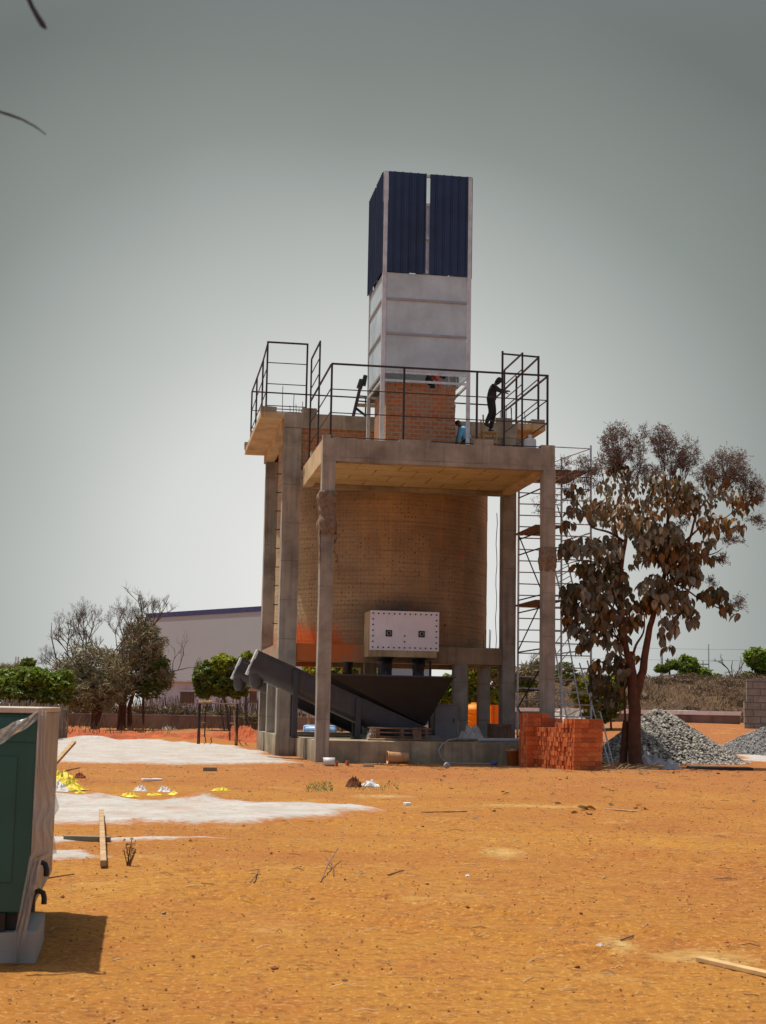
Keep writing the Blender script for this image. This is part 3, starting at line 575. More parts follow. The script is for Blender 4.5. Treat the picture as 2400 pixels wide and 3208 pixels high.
part(MB().box(tu0 + .12, .55, tv1 - .03, tv1 - .01, 1.95, 2.4), 'silver_panel', M['grey_box'], TW)
part(MB().box(.95, tu1 - .12, tv1 - .03, tv1 - .01, 1.8, 2.4), 'silver_panel', M['grey_box'], TW)
# brick pier inside the tower legs
BP = sthing('brick_pier', 'rough brick pier standing on the platform between the tower legs', 'brick pier', 3.1, 2.8, 9.0)
pb = MB()
random.seed(3); nz = 16; x0, x1, y0, y1, zz0, zz1 = -1.05, 1.04, -1.12, 1.1, .0, 2.08
pb.cbox(x0 + .01, x1 - .02, y0 + .01, y1, zz0, zz1 - .08, .12, .006)
part(pb, 'brick_core', M['brick'], BP)
for k in range(nz):          # single courses standing a little proud or short at the corners
    z0 = zz0 + k * .13; e = ru(-.005, .05)
    part(MB().cbox(x1 - .26, x1 - .02 + e, y0 - ru(0, .012), y0 + .24, z0 + .006, z0 + .118, .12, .004), 'edge_brick', M['brick'], BP)
for i in range(8):
    if i in (5,): continue
    part(MB().cbox(x0 + .02 + i * .25, x0 + .25 + i * .25, y0 - .003, y0 + .12, zz1 - .085, zz1 + ru(-.02, .05), .12, .004), 'edge_brick', M['brick'], BP)
# ------------------------------------------------------------------ guard rails
def rail_thing(label, u, v, z, group='dark steel guard rails'): return sthing('guard_rail', label, 'railing', u, v, z, group)
def posts(t, L, w=.05):
    for (u, v, z0, z1) in L: part(MB().box(u - w / 2, u + w / 2, v - w / 2, v + w / 2, z0, z1), 'post', M['rail'], t)
def rails(t, L, w=.04):
    for (p, q, ww) in L: part(MB().bar(p, q, ww), 'rail', M['rail'], t)
t = rail_thing('dark steel guard rail along the front edge of the lower platform', 3.4, .1, 9.03)
posts(t, [(a - 3.4, 0, 0, 2.14) for a in (.22, 2.31, 4.45, 6.55)], .055)
rails(t, [((.2 - 3.4, 0, 2.17), (6.58 - 3.4, 0, 2.17), .05)] + [((.22 - 3.4, .03, z), (6.55 - 3.4, .03, z), .025) for z in (1.44, .76, .06)])
for (u, lab) in ((.2, 'stepped dark guard rail along the left side of the lower platform'), (6.55, 'stepped dark guard rail along the right side of the lower platform')):
    t = rail_thing(lab, u, 0, 9.03); zz = 2.15
    posts(t, [(0, 3.0, 0, 3.56), (0, 5.3, 0, 3.52)], .05)
    rails(t, [((0, .14, zz), (0, 5.3, zz), .045), ((0, 3.0, 3.53), (0, 5.3, 3.53), .045)] + [((0, 3.0, z), (0, 5.3, z), .025) for z in (3.03, 2.55)] + [((0, .14, z), (0, 5.3, z), .025) for z in (1.44, .76, .06)])
t = rail_thing('tall dark guard rail around the left overhang of the upper deck', -1.2, 5.5, 10.8)
posts(t, [(0, 0, 0, 2.3), (1.28, 0, .1, 2.3), (0, 1.75, 0, 2.1), (0, 4.35, 0, 2.1), (0, 6.7, 0, 2.1)], .055)
rails(t, [((-.02, 0, 2.29), (1.3, 0, 2.29), .05)] + [((0, 0, z), (1.28, 0, z), .025) for z in (1.62, .93, .22, .12)])
rails(t, [((0, 0, 2.25), (0, 1.75, 2.09), .045), ((0, 1.75, 2.09), (0, 6.7, 2.09), .045), ((0, 0, 1.45), (0, 6.7, 1.35), .025), ((0, 0, .7), (0, 6.7, .65), .025)])
t = rail_thing('long dark guard rail at the back of the upper deck', 3.0, 12.2, 10.8)
posts(t, [(a, 0, 0, 2.1) for a in (-2.2, 0, 2.2)], .05)
rails(t, [((-4.2, 0, 2.1), (4.7, 0, 2.06), .045), ((-4.2, 0, .75), (4.7, 0, .72), .025), ((-4.2, 0, 1.4), (-2.2, 0, 1.4), .025)])
t = rail_thing('tall dark guard rail around the right overhang of the upper deck', 7.75, 5.5, 10.82)
posts(t, [(-1.22, 0, .1, 2.42), (0, 0, .1, 2.32), (0, 2.9, 0, 2.3), (0, 6.6, 0, 2.2)], .06)
rails(t, [((-1.22, 0, 2.33), (0, 0, 2.29), .05), ((0, 0, 2.27), (0, 6.6, 2.15), .05), ((0, 0, 1.55), (0, 6.6, 1.5), .028), ((0, 0, .8), (0, 6.6, .75), .028), ((-1.22, 0, .12), (0, 0, .1), .028), ((-1.22, 0, .85), (0, 0, .82), .028)])
# ------------------------------------------------------------------ people
def skinned(name, chains, mat, parent, sub=2):
    vs, idx, ed, rad = [], {}, [], []
    def vid(p, r):
        k = tuple(round(c, 4) for c in p)
        if k not in idx: idx[k] = len(vs); vs.append(tuple(p)); rad.append(r * (1.18 if name != 'body' else 1.08))
        return idx[k]
    for ch in chains:
        prev = None
        for (p, r) in ch:
            i = vid(p, r)
            if prev is not None and prev != i: ed.append((prev, i))
            prev = i
    me = bpy.data.meshes.new(name); me.from_pydata(vs, ed, []); me.materials.append(mat); o = bpy.data.objects.new(name, me); link(o, parent)
    s = o.modifiers.new('skin', 'SKIN'); s.use_smooth_shade = True
    if not me.skin_vertices: me.skin_vertices.new()
    for i, d in enumerate(me.skin_vertices[0].data): d.radius = (rad[i], rad[i]); d.use_root = (i == 0)
    b = o.modifiers.new('sub', 'SUBSURF'); b.levels = sub; b.render_levels = sub
    return o
def V3(*a): return Vector(a)
def lerp(a, b, t): return a + (b - a) * t
def figure(label, base, J, shirt, trouser, hairlen=.0, group=None, bare=True):
    # J: joints in building coordinates; base: (u,v,z) of the point under the feet
    t = sthing('person', label, 'person', *base, group=group); o = Vector(base)
    j = {k: Vector(p) - o for k, p in J.items()}
    hd = (j['head'] - j['neck']).normalized()
    body = [[(j['pelvis'], .115), (lerp(j['pelvis'], j['chest'], .5), .11), (j['chest'], .125), (lerp(j['chest'], j['neck'], .7), .085), (j['neck'], .052), (j['neck'] + hd * .07, .055), (j['head'] - hd * .03, .082), (j['head'] + hd * .06, .078), (j['head'] + hd * .10, .045)]]
    for s in 'LR':
        body.append([(j['chest'], .125), (j['sh' + s], .062), (lerp(j['sh' + s], j['el' + s], .5), .048), (j['el' + s], .040), (lerp(j['el' + s], j['ha' + s], .5), .036), (j['ha' + s], .026)])
        fd = (j['ha' + s] - j['el' + s]).normalized(); sd = fd.cross(hd).normalized(); h = j['ha' + s]; palm = h + fd * .06
        body.append([(h, .026), (palm, .030)])
        for q, (off, ln) in enumerate(((-.028, .060), (-.010, .075), (.010, .070), (.028, .055))):
            a = palm + sd * off + fd * .02; m_ = a + fd * ln * .5; nd = sd.cross(fd).normalized()
            body.append([(palm, .030), (a, .010), (m_, .009), (m_ + (fd * .35 - nd * .8) * ln * .5, .008)])
        body.append([(h, .026), (h + fd * .02 + sd * -.035, .012), (h + fd * .05 + sd * -.055, .010)])
        body.append([(j['pelvis'], .115), (j['hip' + s], .088), (lerp(j['hip' + s], j['kn' + s], .5), .075), (j['kn' + s], .055), (lerp(j['kn' + s], j['an' + s], .45), .050), (j['an' + s], .036), (j['toe' + s], .03)])
    skinned('body', body, M['skin'], t)
    sh = [[(lerp(j['pelvis'], j['chest'], -.12), .138), (lerp(j['pelvis'], j['chest'], .15), .138), (lerp(j['pelvis'], j['chest'], .5), .135), (j['chest'], .148), (lerp(j['chest'], j['neck'], .75), .085)]]
    for s in 'LR': sh.append([(j['chest'], .150), (j['sh' + s], .088), (lerp(j['sh' + s], j['el' + s], .5), .064), (j['el' + s], .056), (lerp(j['el' + s], j['ha' + s], .82), .042)])
    skinned('shirt', sh, shirt, t)
    tr = [[(lerp(j['pelvis'], j['chest'], .42), .120), (lerp(j['pelvis'], j['chest'], .2), .128), (j['pelvis'], .132)]]
    for s in 'LR': tr.append([(j['pelvis'], .132), (j['hip' + s], .102), (lerp(j['hip' + s], j['kn' + s], .5), .088), (j['kn' + s], .070), (lerp(j['kn' + s], j['an' + s], .5), .064), (lerp(j['kn' + s], j['an' + s], .93), .056)])
    skinned('trousers', tr, trouser, t)
    for s in 'LR':
        f_ = MB(); d = (j['toe' + s] - j['an' + s]).normalized(); f_.tube([j['an' + s] - d * .05 + V3(0, 0, -.01), j['an' + s] + d * .06 + V3(0, 0, -.01), j['toe' + s], j['toe' + s] + d * .04], [.04, .05, .045, .02], 10); f_.build('shoe', M['black'], t)
    skinned('hair', [[(j['head'] + hd * .12, .055), (j['head'] + hd * .06 , .088), (j['head'] + hd * .0, .085)]] + ([[(j['head'], .085), (j['neck'] + hd * .03, .07)]] if hairlen else []), M['hair'], t)
    return t
# the welder on the ladder: joints read from the photograph at his depth behind the railing
vm = 2.75
def Pm(x, y, dv=0.0):
    q = sol(*ZC(x, y), 1, vm + dv); return Vector((q.x, vm + dv, q.z))
J = dict(head=Pm(672, 632), neck=Pm(620, 690), chest=Pm(590, 735), pelvis=Pm(578, 880), shL=Pm(605, 705, .15), shR=Pm(600, 715, -.16), elL=Pm(690, 760, .20), elR=Pm(665, 755, -.20), haL=Pm(770, 765, .12), haR=Pm(755, 785, -.10),
         hipL=Pm(588, 900, .09), hipR=Pm(565, 905, -.09), knL=Pm(610, 1065, .10), knR=Pm(575, 1040, -.12), anL=Pm(560, 1275, .10), anR=Pm(505, 1190, -.12), toeL=Pm(610, 1297, .12), toeR=Pm(545, 1212, -.14))
figure('person in dark clothes standing on the timber ladder and leaning to the railing', (J['anL'].x, vm, J['anL'].z - .08), J, M['cl_dark'], M['cl_trouser'], 1)
vm = 2.2
J = dict(head=Pm(150, 1190), neck=Pm(178, 1225), chest=Pm(195, 1265), pelvis=Pm(265, 1400), shL=Pm(190, 1250, .15), shR=Pm(195, 1262, -.15), elL=Pm(150, 1350, .18), elR=Pm(165, 1360, -.18), haL=Pm(120, 1440, .12), haR=Pm(130, 1450, -.12),
         hipL=Pm(262, 1420, .09), hipR=Pm(262, 1425, -.09), knL=Pm(195, 1450, .12), knR=Pm(200, 1455, -.12), anL=Pm(225, 1590, .12), anR=Pm(235, 1595, -.12), toeL=Pm(190, 1602, .12), toeR=Pm(200, 1605, -.12))
zb = 9.03
for k in ('anL', 'anR', 'toeL', 'toeR'): J[k].z = zb + (.09 if k[0] == 'a' else .05)
figure('person in a light blue shirt bending down beside the brick pier', (J['anL'].x, vm, zb), J, M['cl_blue'], M['cl_trouser'])
vm = 3.1
def Pb(x, y, dv=0.0):
    q = sol(*ZB(x, y), 1, vm + dv); return Vector((q.x, vm + dv, q.z))
zt_ = 11.08
J = dict(head=Pb(1185, 570), neck=Pb(1125, 555), chest=Pb(1085, 550), pelvis=Pb(1010, 590), shL=Pb(1105, 560, .15), shR=Pb(1105, 565, -.15), elL=Pb(1135, 660, .18), elR=Pb(1140, 665, -.18), haL=Pb(1175, 720, .12), haR=Pb(1180, 725, -.12),
         hipL=Pb(1000, 630, .09), hipR=Pb(1000, 635, -.09), knL=Pb(1070, 700, .12), knR=Pb(1075, 700, -.12), anL=Pb(990, 735, .12), anR=Pb(990, 735, -.12), toeL=Pb(1020, 740, .12), toeR=Pb(1020, 740, -.12))
for k in ('anL', 'anR', 'toeL', 'toeR', 'haL', 'haR'): J[k].z = zt_ + .07
figure('person in a pink red shirt crouching on top of the brick pier inside the tower', (J['anL'].x, vm, zt_), J, M['cl_pink'], M['cl_trouser'])
# ladder under the welder
L0 = sol(*ZC(460, 1085), 1, 2.75); L1 = sol(*ZC(620, 1300), 1, 2.75)
t = sthing('timber_ladder', 'short rough timber ladder standing on the platform under the person in dark clothes', 'ladder', L0.x, 2.6, 9.03)
zr = sol(*ZC(590, 1305), 1, 2.75).z - 9.03 - .03
for (x, y, zz_) in ((.0, 0, L0.z - 9.03), (.03, .42, L0.z - 9.1), (.40, 0, zr - .01), (.42, .42, zr - .01)): part(MB().tube([(x + .06, y, 0), (x + .02, y, zz_ * .5), (x - .01, y, zz_)], .024, 6), 'ladder_leg', M['wood'], t)
for z in (zr, zr - .30, zr - .62): part(MB().box(-.03, .46, -.04, .46, z, z + .035), 'ladder_tread', M['wood'], t)
# trestle frame behind the tower
q0 = sol(*ZB(20, 1045), 1, 6.5); q1 = sol(*ZB(150, 620), 1, 6.5)
t = sthing('leaning_frame', 'dark slanted ladder frame with a plank behind the left tower leg on the upper deck', 'ladder frame', q0.x, 6.5, 10.81)
a = V3(0, 0, 0); b_ = V3(q1.x - q0.x, 0, q1.z - 10.81)
for y in (0, .45): part(MB().bar(a + V3(0, y, 0), b_ + V3(0, y, 0), .06), 'stile', M['rail'], t)
for k in (.12, .5, .62): p = lerp(a, b_, k); part(MB().bar(p, p + V3(.62, 0, -.02), .04), 'rung', M['rail'], t)
part(MB().bar(lerp(a, b_, .42) + V3(0, .1, 0), lerp(a, b_, .42) + V3(.65, .1, -.0), .12, .10), 'plank', M['wood'], t)
part(MB().bar(lerp(a, b_, .33), lerp(a, b_, .15) + V3(.42, 0, 0), .07), 'brace', M['dark_steel'], t)
mb = MB(); mb.tube([b_ + V3(-.08, .2, -.25), b_ + V3(.0, .2, .05)], [.10, .09], 10); mb.tube([b_ + V3(.05, .2, -.15), b_ + V3(.12, .2, .2)], [.09, .07], 10); part(mb, 'motor', M['dark_steel'], t)
for dx, r in ((0.0, .0),):
    t = sthing('blue_tarp', 'crumpled blue tarp lying on the upper deck edge left of the tower', 'tarp', q0.x - .1, 5.9, 10.81)
    mb = MB(); vs = []
    for i in range(13):
        for k in range(5): vs.append((-.9 + i * .13, k * .09, .02 + .05 * (.5 + noise.noise(Vector((i * .7, k * .9, 2))))))
    mb.add(vs, [(i * 5 + k, (i + 1) * 5 + k, (i + 1) * 5 + k + 1, i * 5 + k + 1) for i in range(12) for k in range(4)], True); part(mb, 'tarp_sheet', M['rag_blue'], t)
# white water drum
q = sol(*ZC(1080, 1330), 1, 3.7); z0 = 9.03
t = sthing('water_tank', 'white plastic water tank standing at the right edge of the platform', 'water tank', sol(*ZC(1080, 1450), 1, 1.2).x, 1.2, 9.03)
rr = .18; zh = sol(*ZC(1080, 1385), 1, 1.2).z - 9.03
part(MB().lathe([(0, 0), (rr, 0), (rr, .12), (rr * 1.03, .15), (rr, .18), (rr, zh * .45), (rr * 1.03, zh * .48), (rr, zh * .51), (rr, zh * .86), (rr * .92, zh * .97), (rr * .35, zh * 1.02), (0, zh * 1.02)], 28), 'tank_body', M['white_plastic'], t)
part(MB().lathe([(.06, 0), (.06, .09), (.05, .11), (0, .11)], 16, (0, 0, zh * 1.015)), 'tank_lid', M['white_plastic'], t)
# jute wraps on the columns
def wrap(label, u, v, z0, z1, w, prof, parentz=0):
    t = sthing('jute_wrap', label, 'sacking', u, v, z0, 'sacking tied round the front columns'); mb = MB(); vs = []; n = 40; m_ = 26
    for i in range(m_ + 1):
        k = i / m_; z = (z1 - z0) * k
        for a in range(n):
            th = 2 * math.pi * a / n; c_, s_ = math.cos(th), math.sin(th); e = 1 / max(abs(c_), abs(s_))
            rr = (w / 2 + .012) * min(e, 1.22); q = Vector((c_ * 2.2, s_ * 2.2, z * 1.6)); rr += (.03 + .11 * prof(k)) * (.5 + .5 * noise.noise(q)) + .014 * math.sin(z * 16 + 4 * math.sin(th * 1.0 + z * 2.5) + 2 * noise.noise(q * 2)) + .010 * noise.noise(q * 6)
            edge = .10 * noise.noise(Vector((c_ * 2, s_ * 2, i * .0 + 7)))
            vs.append((rr * c_, rr * s_, z + (edge if i in (0, 1) else 0)))
    mb.add(vs, [(i * n + a, i * n + (a + 1) % n, (i + 1) * n + (a + 1) % n, (i + 1) * n + a) for i in range(m_) for a in range(n)], True)
    o = part(mb, 'sacking_cloth', M['jute'], t); md = o.modifiers.new('t', 'SOLIDIFY'); md.thickness = .012; return t
zt1 = sol(*Z2(440, 215), 1, 0).z; zb1 = sol(*Z2(440, 425), 1, 0).z
t = wrap('crumpled brown sacking tied round the top of the front left column', .185, .17, zb1, zt1, .37, lambda k: .55 + .45 * math.sin(k * 9))
zc = sol(*Z2(440, 560), 1, 0).z - zb1
mb = MB(); vs = []
for i in range(14):
    k = i / 13; z = .1 + (zc - .1) * k; w_ = .16 * (1 - k * .55)
    for s_ in range(4): vs.append((.235 + .05 * math.sin(k * 9) + .02 * s_ * math.cos(k * 7), -.12 + s_ * w_ * .55 + .02 * math.sin(k * 12 + s_), z))
mb.add(vs, [(i * 4 + s_, i * 4 + s_ + 1, (i + 1) * 4 + s_ + 1, (i + 1) * 4 + s_) for i in range(13) for s_ in range(3)], True)
o = part(mb, 'hanging_tail', M['jute'], t); md = o.modifiers.new('t', 'SOLIDIFY'); md.thickness = .012
mb = MB(); vs = []
for i in range(14):
    k = i / 13; z = .1 + (zc - .35) * k; w_ = .13 * (1 - k * .5)
    for s_ in range(4): vs.append((-.225 - .02 * math.sin(k * 8), -.22 + s_ * w_ * .6, z))
mb.add(vs, [(i * 4 + s_, i * 4 + s_ + 1, (i + 1) * 4 + s_ + 1, (i + 1) * 4 + s_) for i in range(13) for s_ in range(3)], True)
o = part(mb, 'hanging_tail', M['jute'], t); md = o.modifiers.new('t', 'SOLIDIFY'); md.thickness = .012
zt2 = sol(*Z2(1515, 490), 1, 0).z; zb2 = sol(*Z2(1515, 605), 1, 0).z
wrap('brown sacking tied round the middle of the front right column', 6.59, .17, zb2, zt2, .36, lambda k: .8 * math.sin(k * 3))
# ------------------------------------------------------------------ things under the building
def sbox(name, label, cat, u0, u1, v0, v1, z0, z1, mat, pname, bev=.01):
    t = sthing(name, label, cat, (u0 + u1) / 2, (v0 + v1) / 2, z0); a, b_, c = (u1 - u0) / 2, (v1 - v0) / 2, z1 - z0
    part(MB().box(-a, a, -b_, b_, 0, c), pname, mat, t, bev); return t, a, b_, c
q0, q1 = sol(*ZE(1295, 945), 1, 3.1), sol(*ZE(1575, 940), 1, 3.1)
t, a, b_, c = sbox('metal_cabinet', 'plain grey sheet metal cabinet right of the conveyor hopper', 'cabinet', q0.x, q1.x + .02, 3.1, 3.8, .605, q0.z, M['grey_box'], 'cabinet_body')
part(MB().box(-a - .015, a + .015, -b_ - .015, b_ + .01, c, c + .025), 'cabinet_top', M['grey_box'], t); part(MB().box(a - .12, a - .09, -b_ - .03, -b_ - .002, c * .5, c * .62), 'handle', M['dark_steel'], t)
q0, q1 = sol(*ZF(578, 1190), 1, 4.6), sol(*ZF(832, 1190), 1, 4.6)
t, a, b_, c = sbox('wooden_crate', 'brown wooden crate at the foot of the rear right column', 'crate', q0.x, q1.x, 4.6, 5.15, .605, q0.z, M['wood_old'], 'crate_body')
for z in (.02, c - .1): part(MB().box(-a - .012, a + .012, -b_ - .02, -b_ - .001, z, z + .09), 'batten', M['wood_old'], t)
for x in (-a + .03, a - .11): part(MB().box(x, x + .08, -b_ - .034, -b_ - .021, .02, c - .01), 'batten', M['wood_old'], t)
# yellow ribbed drum and orange sheet seen between the rear columns
q0, q1 = sol(*ZF(300, 935), 1, 10.6), sol(*ZF(440, 1310), 1, 10.6); uu = sol(*ZF(368, 1000), 1, 10.6).x
uu = sol(*ZF(368, 1000), 1, 14.6).x; q0 = sol(*ZF(300, 935), 1, 14.6); t = sthing('ribbed_tank', 'bright yellow ribbed plastic tank behind the support columns', 'tank', uu + .1, 14.9, .1); hh = q0.z - .1; pr = [(0, 0), (.55, 0)]
for i in range(7): pr += [(.55, hh * (i + .15) / 7.6), (.60, hh * (i + .35) / 7.6), (.60, hh * (i + .7) / 7.6), (.55, hh * (i + .9) / 7.6)]
pr += [(.5, hh * .97), (.2, hh), (0, hh)]; part(MB().lathe(pr, 28), 'tank_body', M['yellow'], t); part(MB().lathe([(.2, 0), (.2, .06), (0, .06)], 16, (0, 0, hh)), 'tank_lid', M['yellow'], t)
q0, q1 = sol(*ZF(570, 945), 1, 13.6), sol(*ZF(720, 1190), 1, 13.6)
t, a, b_, c = sbox('orange_container', 'bright orange sheet steel bin seen between the two right columns', 'bin', q0.x, q1.x + .4, 13.6, 14.9, terr(4, 54), q0.z, M['orange'], 'bin_body')
for i in range(4): part(MB().box(-a + .1 + i * .3, -a + .15 + i * .3, -b_ - .03, -b_ - .001, .05, c - .05), 'rib', M['orange'], t)
part(MB().box(-a - .04, a + .04, -b_ - .04, -b_ - .001, c - .05, c), 'rim', M['orange'], t)
# pallets, planks, timber pieces on the plinth
t = sthing('timber_pallet', 'dark stack of timber planks under the conveyor hopper', 'pallet', 2.6, 1.6, .605)
for k, z in enumerate((0, .12, .24)):
    for x in (-.7, 0, .7): part(MB().box(x - .05, x + .05, -.5, .5, z, z + .08), 'bearer', M['wood_old'], t)
    for y in (-.45, -.15, .15, .45): part(MB().box(-.85, .85, y - .07, y + .07, z + .082, z + .118), 'board', M['wood_old'], t)
def plank(label, p, q, w, h, mat, group=None, nm='timber_plank', ex=()):
    p = Vector(p); q = Vector(q); m_ = (p + q) / 2; t = thing(nm, label, 'plank', m_, 0, group); mb = MB(); mb.bar(p - m_, q - m_, w, h); mb.build('board', mat, t, bevel=.004); return t
plank('long thin plank lying along the front of the plinth', S(2.0, .55, .645), S(5.0, .75, .66), .10, .05, M['wood_old'])
plank('pale board lying flat on the sunlit plinth corner', S(1.6, 1.0, .63), S(2.25, .9, .64), .25, .05, M['wood'])
plank('second long plank lying behind the first on the plinth', S(2.1, .95, .625), S(4.7, 1.1, .63), .14, .04, M['wood_old'])
def tubething(name, label, cat, pts, r, mat, pn, n=10):
    c = Vector(pts[0]); t = thing(name, label, cat, c); MB(c).tube(pts, r, n).build(pn, mat, t); return t
q0 = sol(*ZF(400, 1420), 1, .45); q1 = sol(*ZF(965, 1410), 1, .45)
tubething('plastic_pipe', 'long grey plastic pipe lying on the right front edge of the plinth', 'pipe', [S(q0.x, .45, .665), S(q1.x, .45, .675)], .06, M['pvc'], 'pipe_length', 14)
pts = [S(3.9 + .35 * k, .35 + .2 * math.sin(k * 2.1), .64 + .05 * abs(math.sin(k * 1.7))) for k in range(6)]
tubething('hose', 'thin grey hose looped on the plinth near the cabinet', 'hose', [S(*p) for p in ((4.9, .7, .64), (4.6, .4, .70), (4.3, .5, .72), (4.0, .3, .70), (3.75, .15, .66), (3.55, .0, .55), (3.42, -.05, .38), (3.48, -.08, .2), (3.6, -.12, .05), (3.9, -.2, .03), (4.5, -.25, .03), (5.0, -.18, .03))], .018, M['pvc'], 'hose_length', 6)
# crumpled plastic sheet by the cabinet
def crumple(mb, w, d, h, n=16, m_=12, seed=1, fold=.5, sx=1.6):
    vs = []
    for i in range(n + 1):
        for k in range(m_ + 1):
            x, y = (i / n - .5) * 2, (k / m_ - .5) * 2; r_ = max(0, 1 - (x * x + y * y)) ** .7
            z = h * r_ * (.45 + 1.0 * abs(noise.fractal(Vector((x * sx + seed, y * sx, seed)), .8, 2, 4))) + .004
            j = noise.noise_vector(Vector((x * 2 + seed, y * 2, 4))) * .25
            vs.append((x * w / 2 * (1 + j.x), y * d / 2 * (1 + j.y), z))
    mb.add(vs, [(i * (m_ + 1) + k, (i + 1) * (m_ + 1) + k, (i + 1) * (m_ + 1) + k + 1, i * (m_ + 1) + k + 1) for i in range(n) for k in range(m_)], False); return mb
def heap(name, label, cat, p, w, d, h, mat, seed=1, kind=None, group=None, rz=0, sx=1.6, pn=None):
    mb = crumple(MB(), w, d, h, seed=seed, sx=sx); o = mb.build(name, mat, None, p, 0, rz); tag(o, label, cat, group, kind); return o
M['sheet'] = paint('milky_plastic_sheet', (.42, .38, .34), .35, 0, .2, 6, bump=.4)
M['sack_w'] = paint('white_woven_sack', (.72, .70, .68), .8, 0, .15, 9, bump=.3)
M['sack_y'] = paint('yellow_plastic_bag', (.72, .58, .03), .5, 0, .3, 9, bump=.5)
heap('plastic_sheet', 'milky plastic sheet heaped beside the grey metal cabinet', 'plastic sheet', S(5.0, 2.9, .61), .8, .6, .5, M['sheet'], 3, sx=.9)
t = sthing('blue_drum', 'blue and white drum lying on its side behind the plinth', 'drum', 1.8, 14.0, .28)
part(MB().lathe([(0, -.62), (.26, -.6), (.29, -.5), (.29, -.2), (.305, -.18), (.305, -.12), (.29, -.1), (.29, .5), (.26, .6), (0, .62)], 20, (0, 0, .30), 'x'), 'drum_body', paint('blue_white_drum', (.22, .42, .75), .4, 0, .5, 4), t)
for x in (.12,): part(MB().lathe([(.30, -.04), (.31, 0), (.30, .04)], 20, (x, 0, .30), 'x'), 'drum_hoop', M['white_plastic'], t)
t = sthing('yellow_scaffold', 'yellow painted steel frame standing behind the tank supports', 'scaffold', 0, 14.2, .1)
for x in (-.2, .55, 1.4, 2.0, 2.6): part(MB().box(x - .03, x + .03, -.03, .03, 0, 2.9), 'upright', M['yellow_steel'], t)
for z in (.55, 2.35): part(MB().box(-.2, 2.6, -.02, .02, z, z + .05), 'crossbar', M['yellow_steel'], t)
tubething('support_tube', 'thin dark steel tube standing beside the hopper right corner', 'tube', [S(4.15, 5.0, .6), S(4.15, 5.0, 3.0)], .035, M['dark_steel'], 'tube_length', 8)
def smallbox(name, label, cat, p, a, b_, h, mat, rz=0, group=None, pn=None):
    o = MB().box(-a, a, -b_, b_, 0, h).build(name, mat, None, p, .008, rz); tag(o, label, cat, group); return o
smallbox('carton', 'small brown box on the plinth under the hopper', 'box', S(3.0, .95, .65), .11, .1, .26, M['wood_old'], .2)
smallbox('cement_block', 'grey block on the plinth left of the metal cabinet', 'block', S(3.7, 2.6, .6), .28, .12, .14, M['grey_box'], .2)
heap('white_bag', 'small pale bag lying by the conveyor leg on the plinth', 'bag', S(1.85, 1.9, .61), .3, .25, .35, M['sheet'], 8)
smallbox('motor_box', 'small pale motor housing under the conveyor', 'motor', S(2.2, 3.3, .6), .10, .1, .62, M['grey_box'], .1)
# ------------------------------------------------------------------ bricks
random.seed(11)
A0 = Vector(gnd(1796, 2413)); da = Vector((-.5, .866, 0)).normalized(); db = Vector((.866, .5, 0)).normalized(); angB = math.atan2(da.y, da.x)
BW, BL, BH = .078, .235, .122
bm = [paint('clay_brick_a', (.52, .125, .032), .9, 0, .2, 9, bump=.3), paint('clay_brick_b', (.38, .085, .022), .9, 0, .2, 9, bump=.3), paint('clay_brick_c', (.60, .18, .05), .9, 0, .2, 9, bump=.3)]
bmesh = []
for k in range(3):
    mb = MB(); mb.cbox(-BW / 2 + .003, BW / 2 - .003, -BL / 2 + .003, BL / 2 - .003, .002, BH - .002, .12, .003, 6); me = mb.build('clay_brick', bm[k]).data; bmesh.append(me)
for o in [x for x in bpy.data.objects if x.name.startswith('clay_brick')]: bpy.data.objects.remove(o)
cells = []
def nrow(ia, ib):
    a = ia * BW
    if ia < 22:
        if ib < 0: return 0
        if a < .32: return 11
        if a < .75: return 10
        return 9
    if ia <= 26: return 12 if ib < 2 else 11
    return 0
for ia in range(0, 27):
    for ib in range(-1, 4):
        for k in range(nrow(ia, ib)):
            # visible if on the A side (b min), the near end, or on top
            lo = ib == 0 and ia < 22
            near = ia == 0 or (nrow(ia - 1, ib) <= k)
            left = (ia >= 22 and ib == -1)
            top = k == nrow(ia, ib) - 1
            cells.append((ia, ib, k, lo or near or left, top))
vis = [c for c in cells if c[3]]; rest = [c for c in cells if not c[3]]
vis.sort(key=lambda c: (c[1] > 3, c[0])); rest += vis[300:]; vis = vis[:300]
def bpos(c):
    ia, ib, k = c[:3]; lean = .012 * k * (1 if ia < 3 else .3)
    jit = ru(-.035, .02) if (ib == 0 and ia > 0) else ru(-.006, .006)
    return A0 + da * ((ia + .5) * BW - lean * .5) + db * ((ib + .5) * BL + jit + .02 * noise.noise(Vector((ia * .2, k * .4, 1)))) + Vector((0, 0, k * BH - .02))
LB = 'red clay brick in the big stack right of the building plinth'
for c in vis:
    o = bpy.data.objects.new('clay_brick', bmesh[random.choice((0, 0, 1, 2))]); link(o); o.location = bpos(c); o.rotation_euler = (ru(-.01, .01), ru(-.01, .01), math.atan2(db.y, db.x) - math.pi / 2 + ru(-.03, .03))
    tag(o, LB, 'brick', 'red clay bricks stacked beside the plinth')
mb = MB()
R = Matrix.Rotation(math.atan2(db.y, db.x) - math.pi / 2, 3, 'Z')
for c in rest:
    p = bpos(c); n0 = len(mb.v); q = MB(); q.box(-BW / 2 + .003, BW / 2 - .003, -BL / 2 + .003, BL / 2 - .003, .002, BH - .002)
    mb.add([p + R @ Vector(v) for v in q.v], q.f)
tag(mb.build('brick_core', bm[1]), 'inner red bricks of the same stack beside the plinth', 'bricks', kind='stuff')
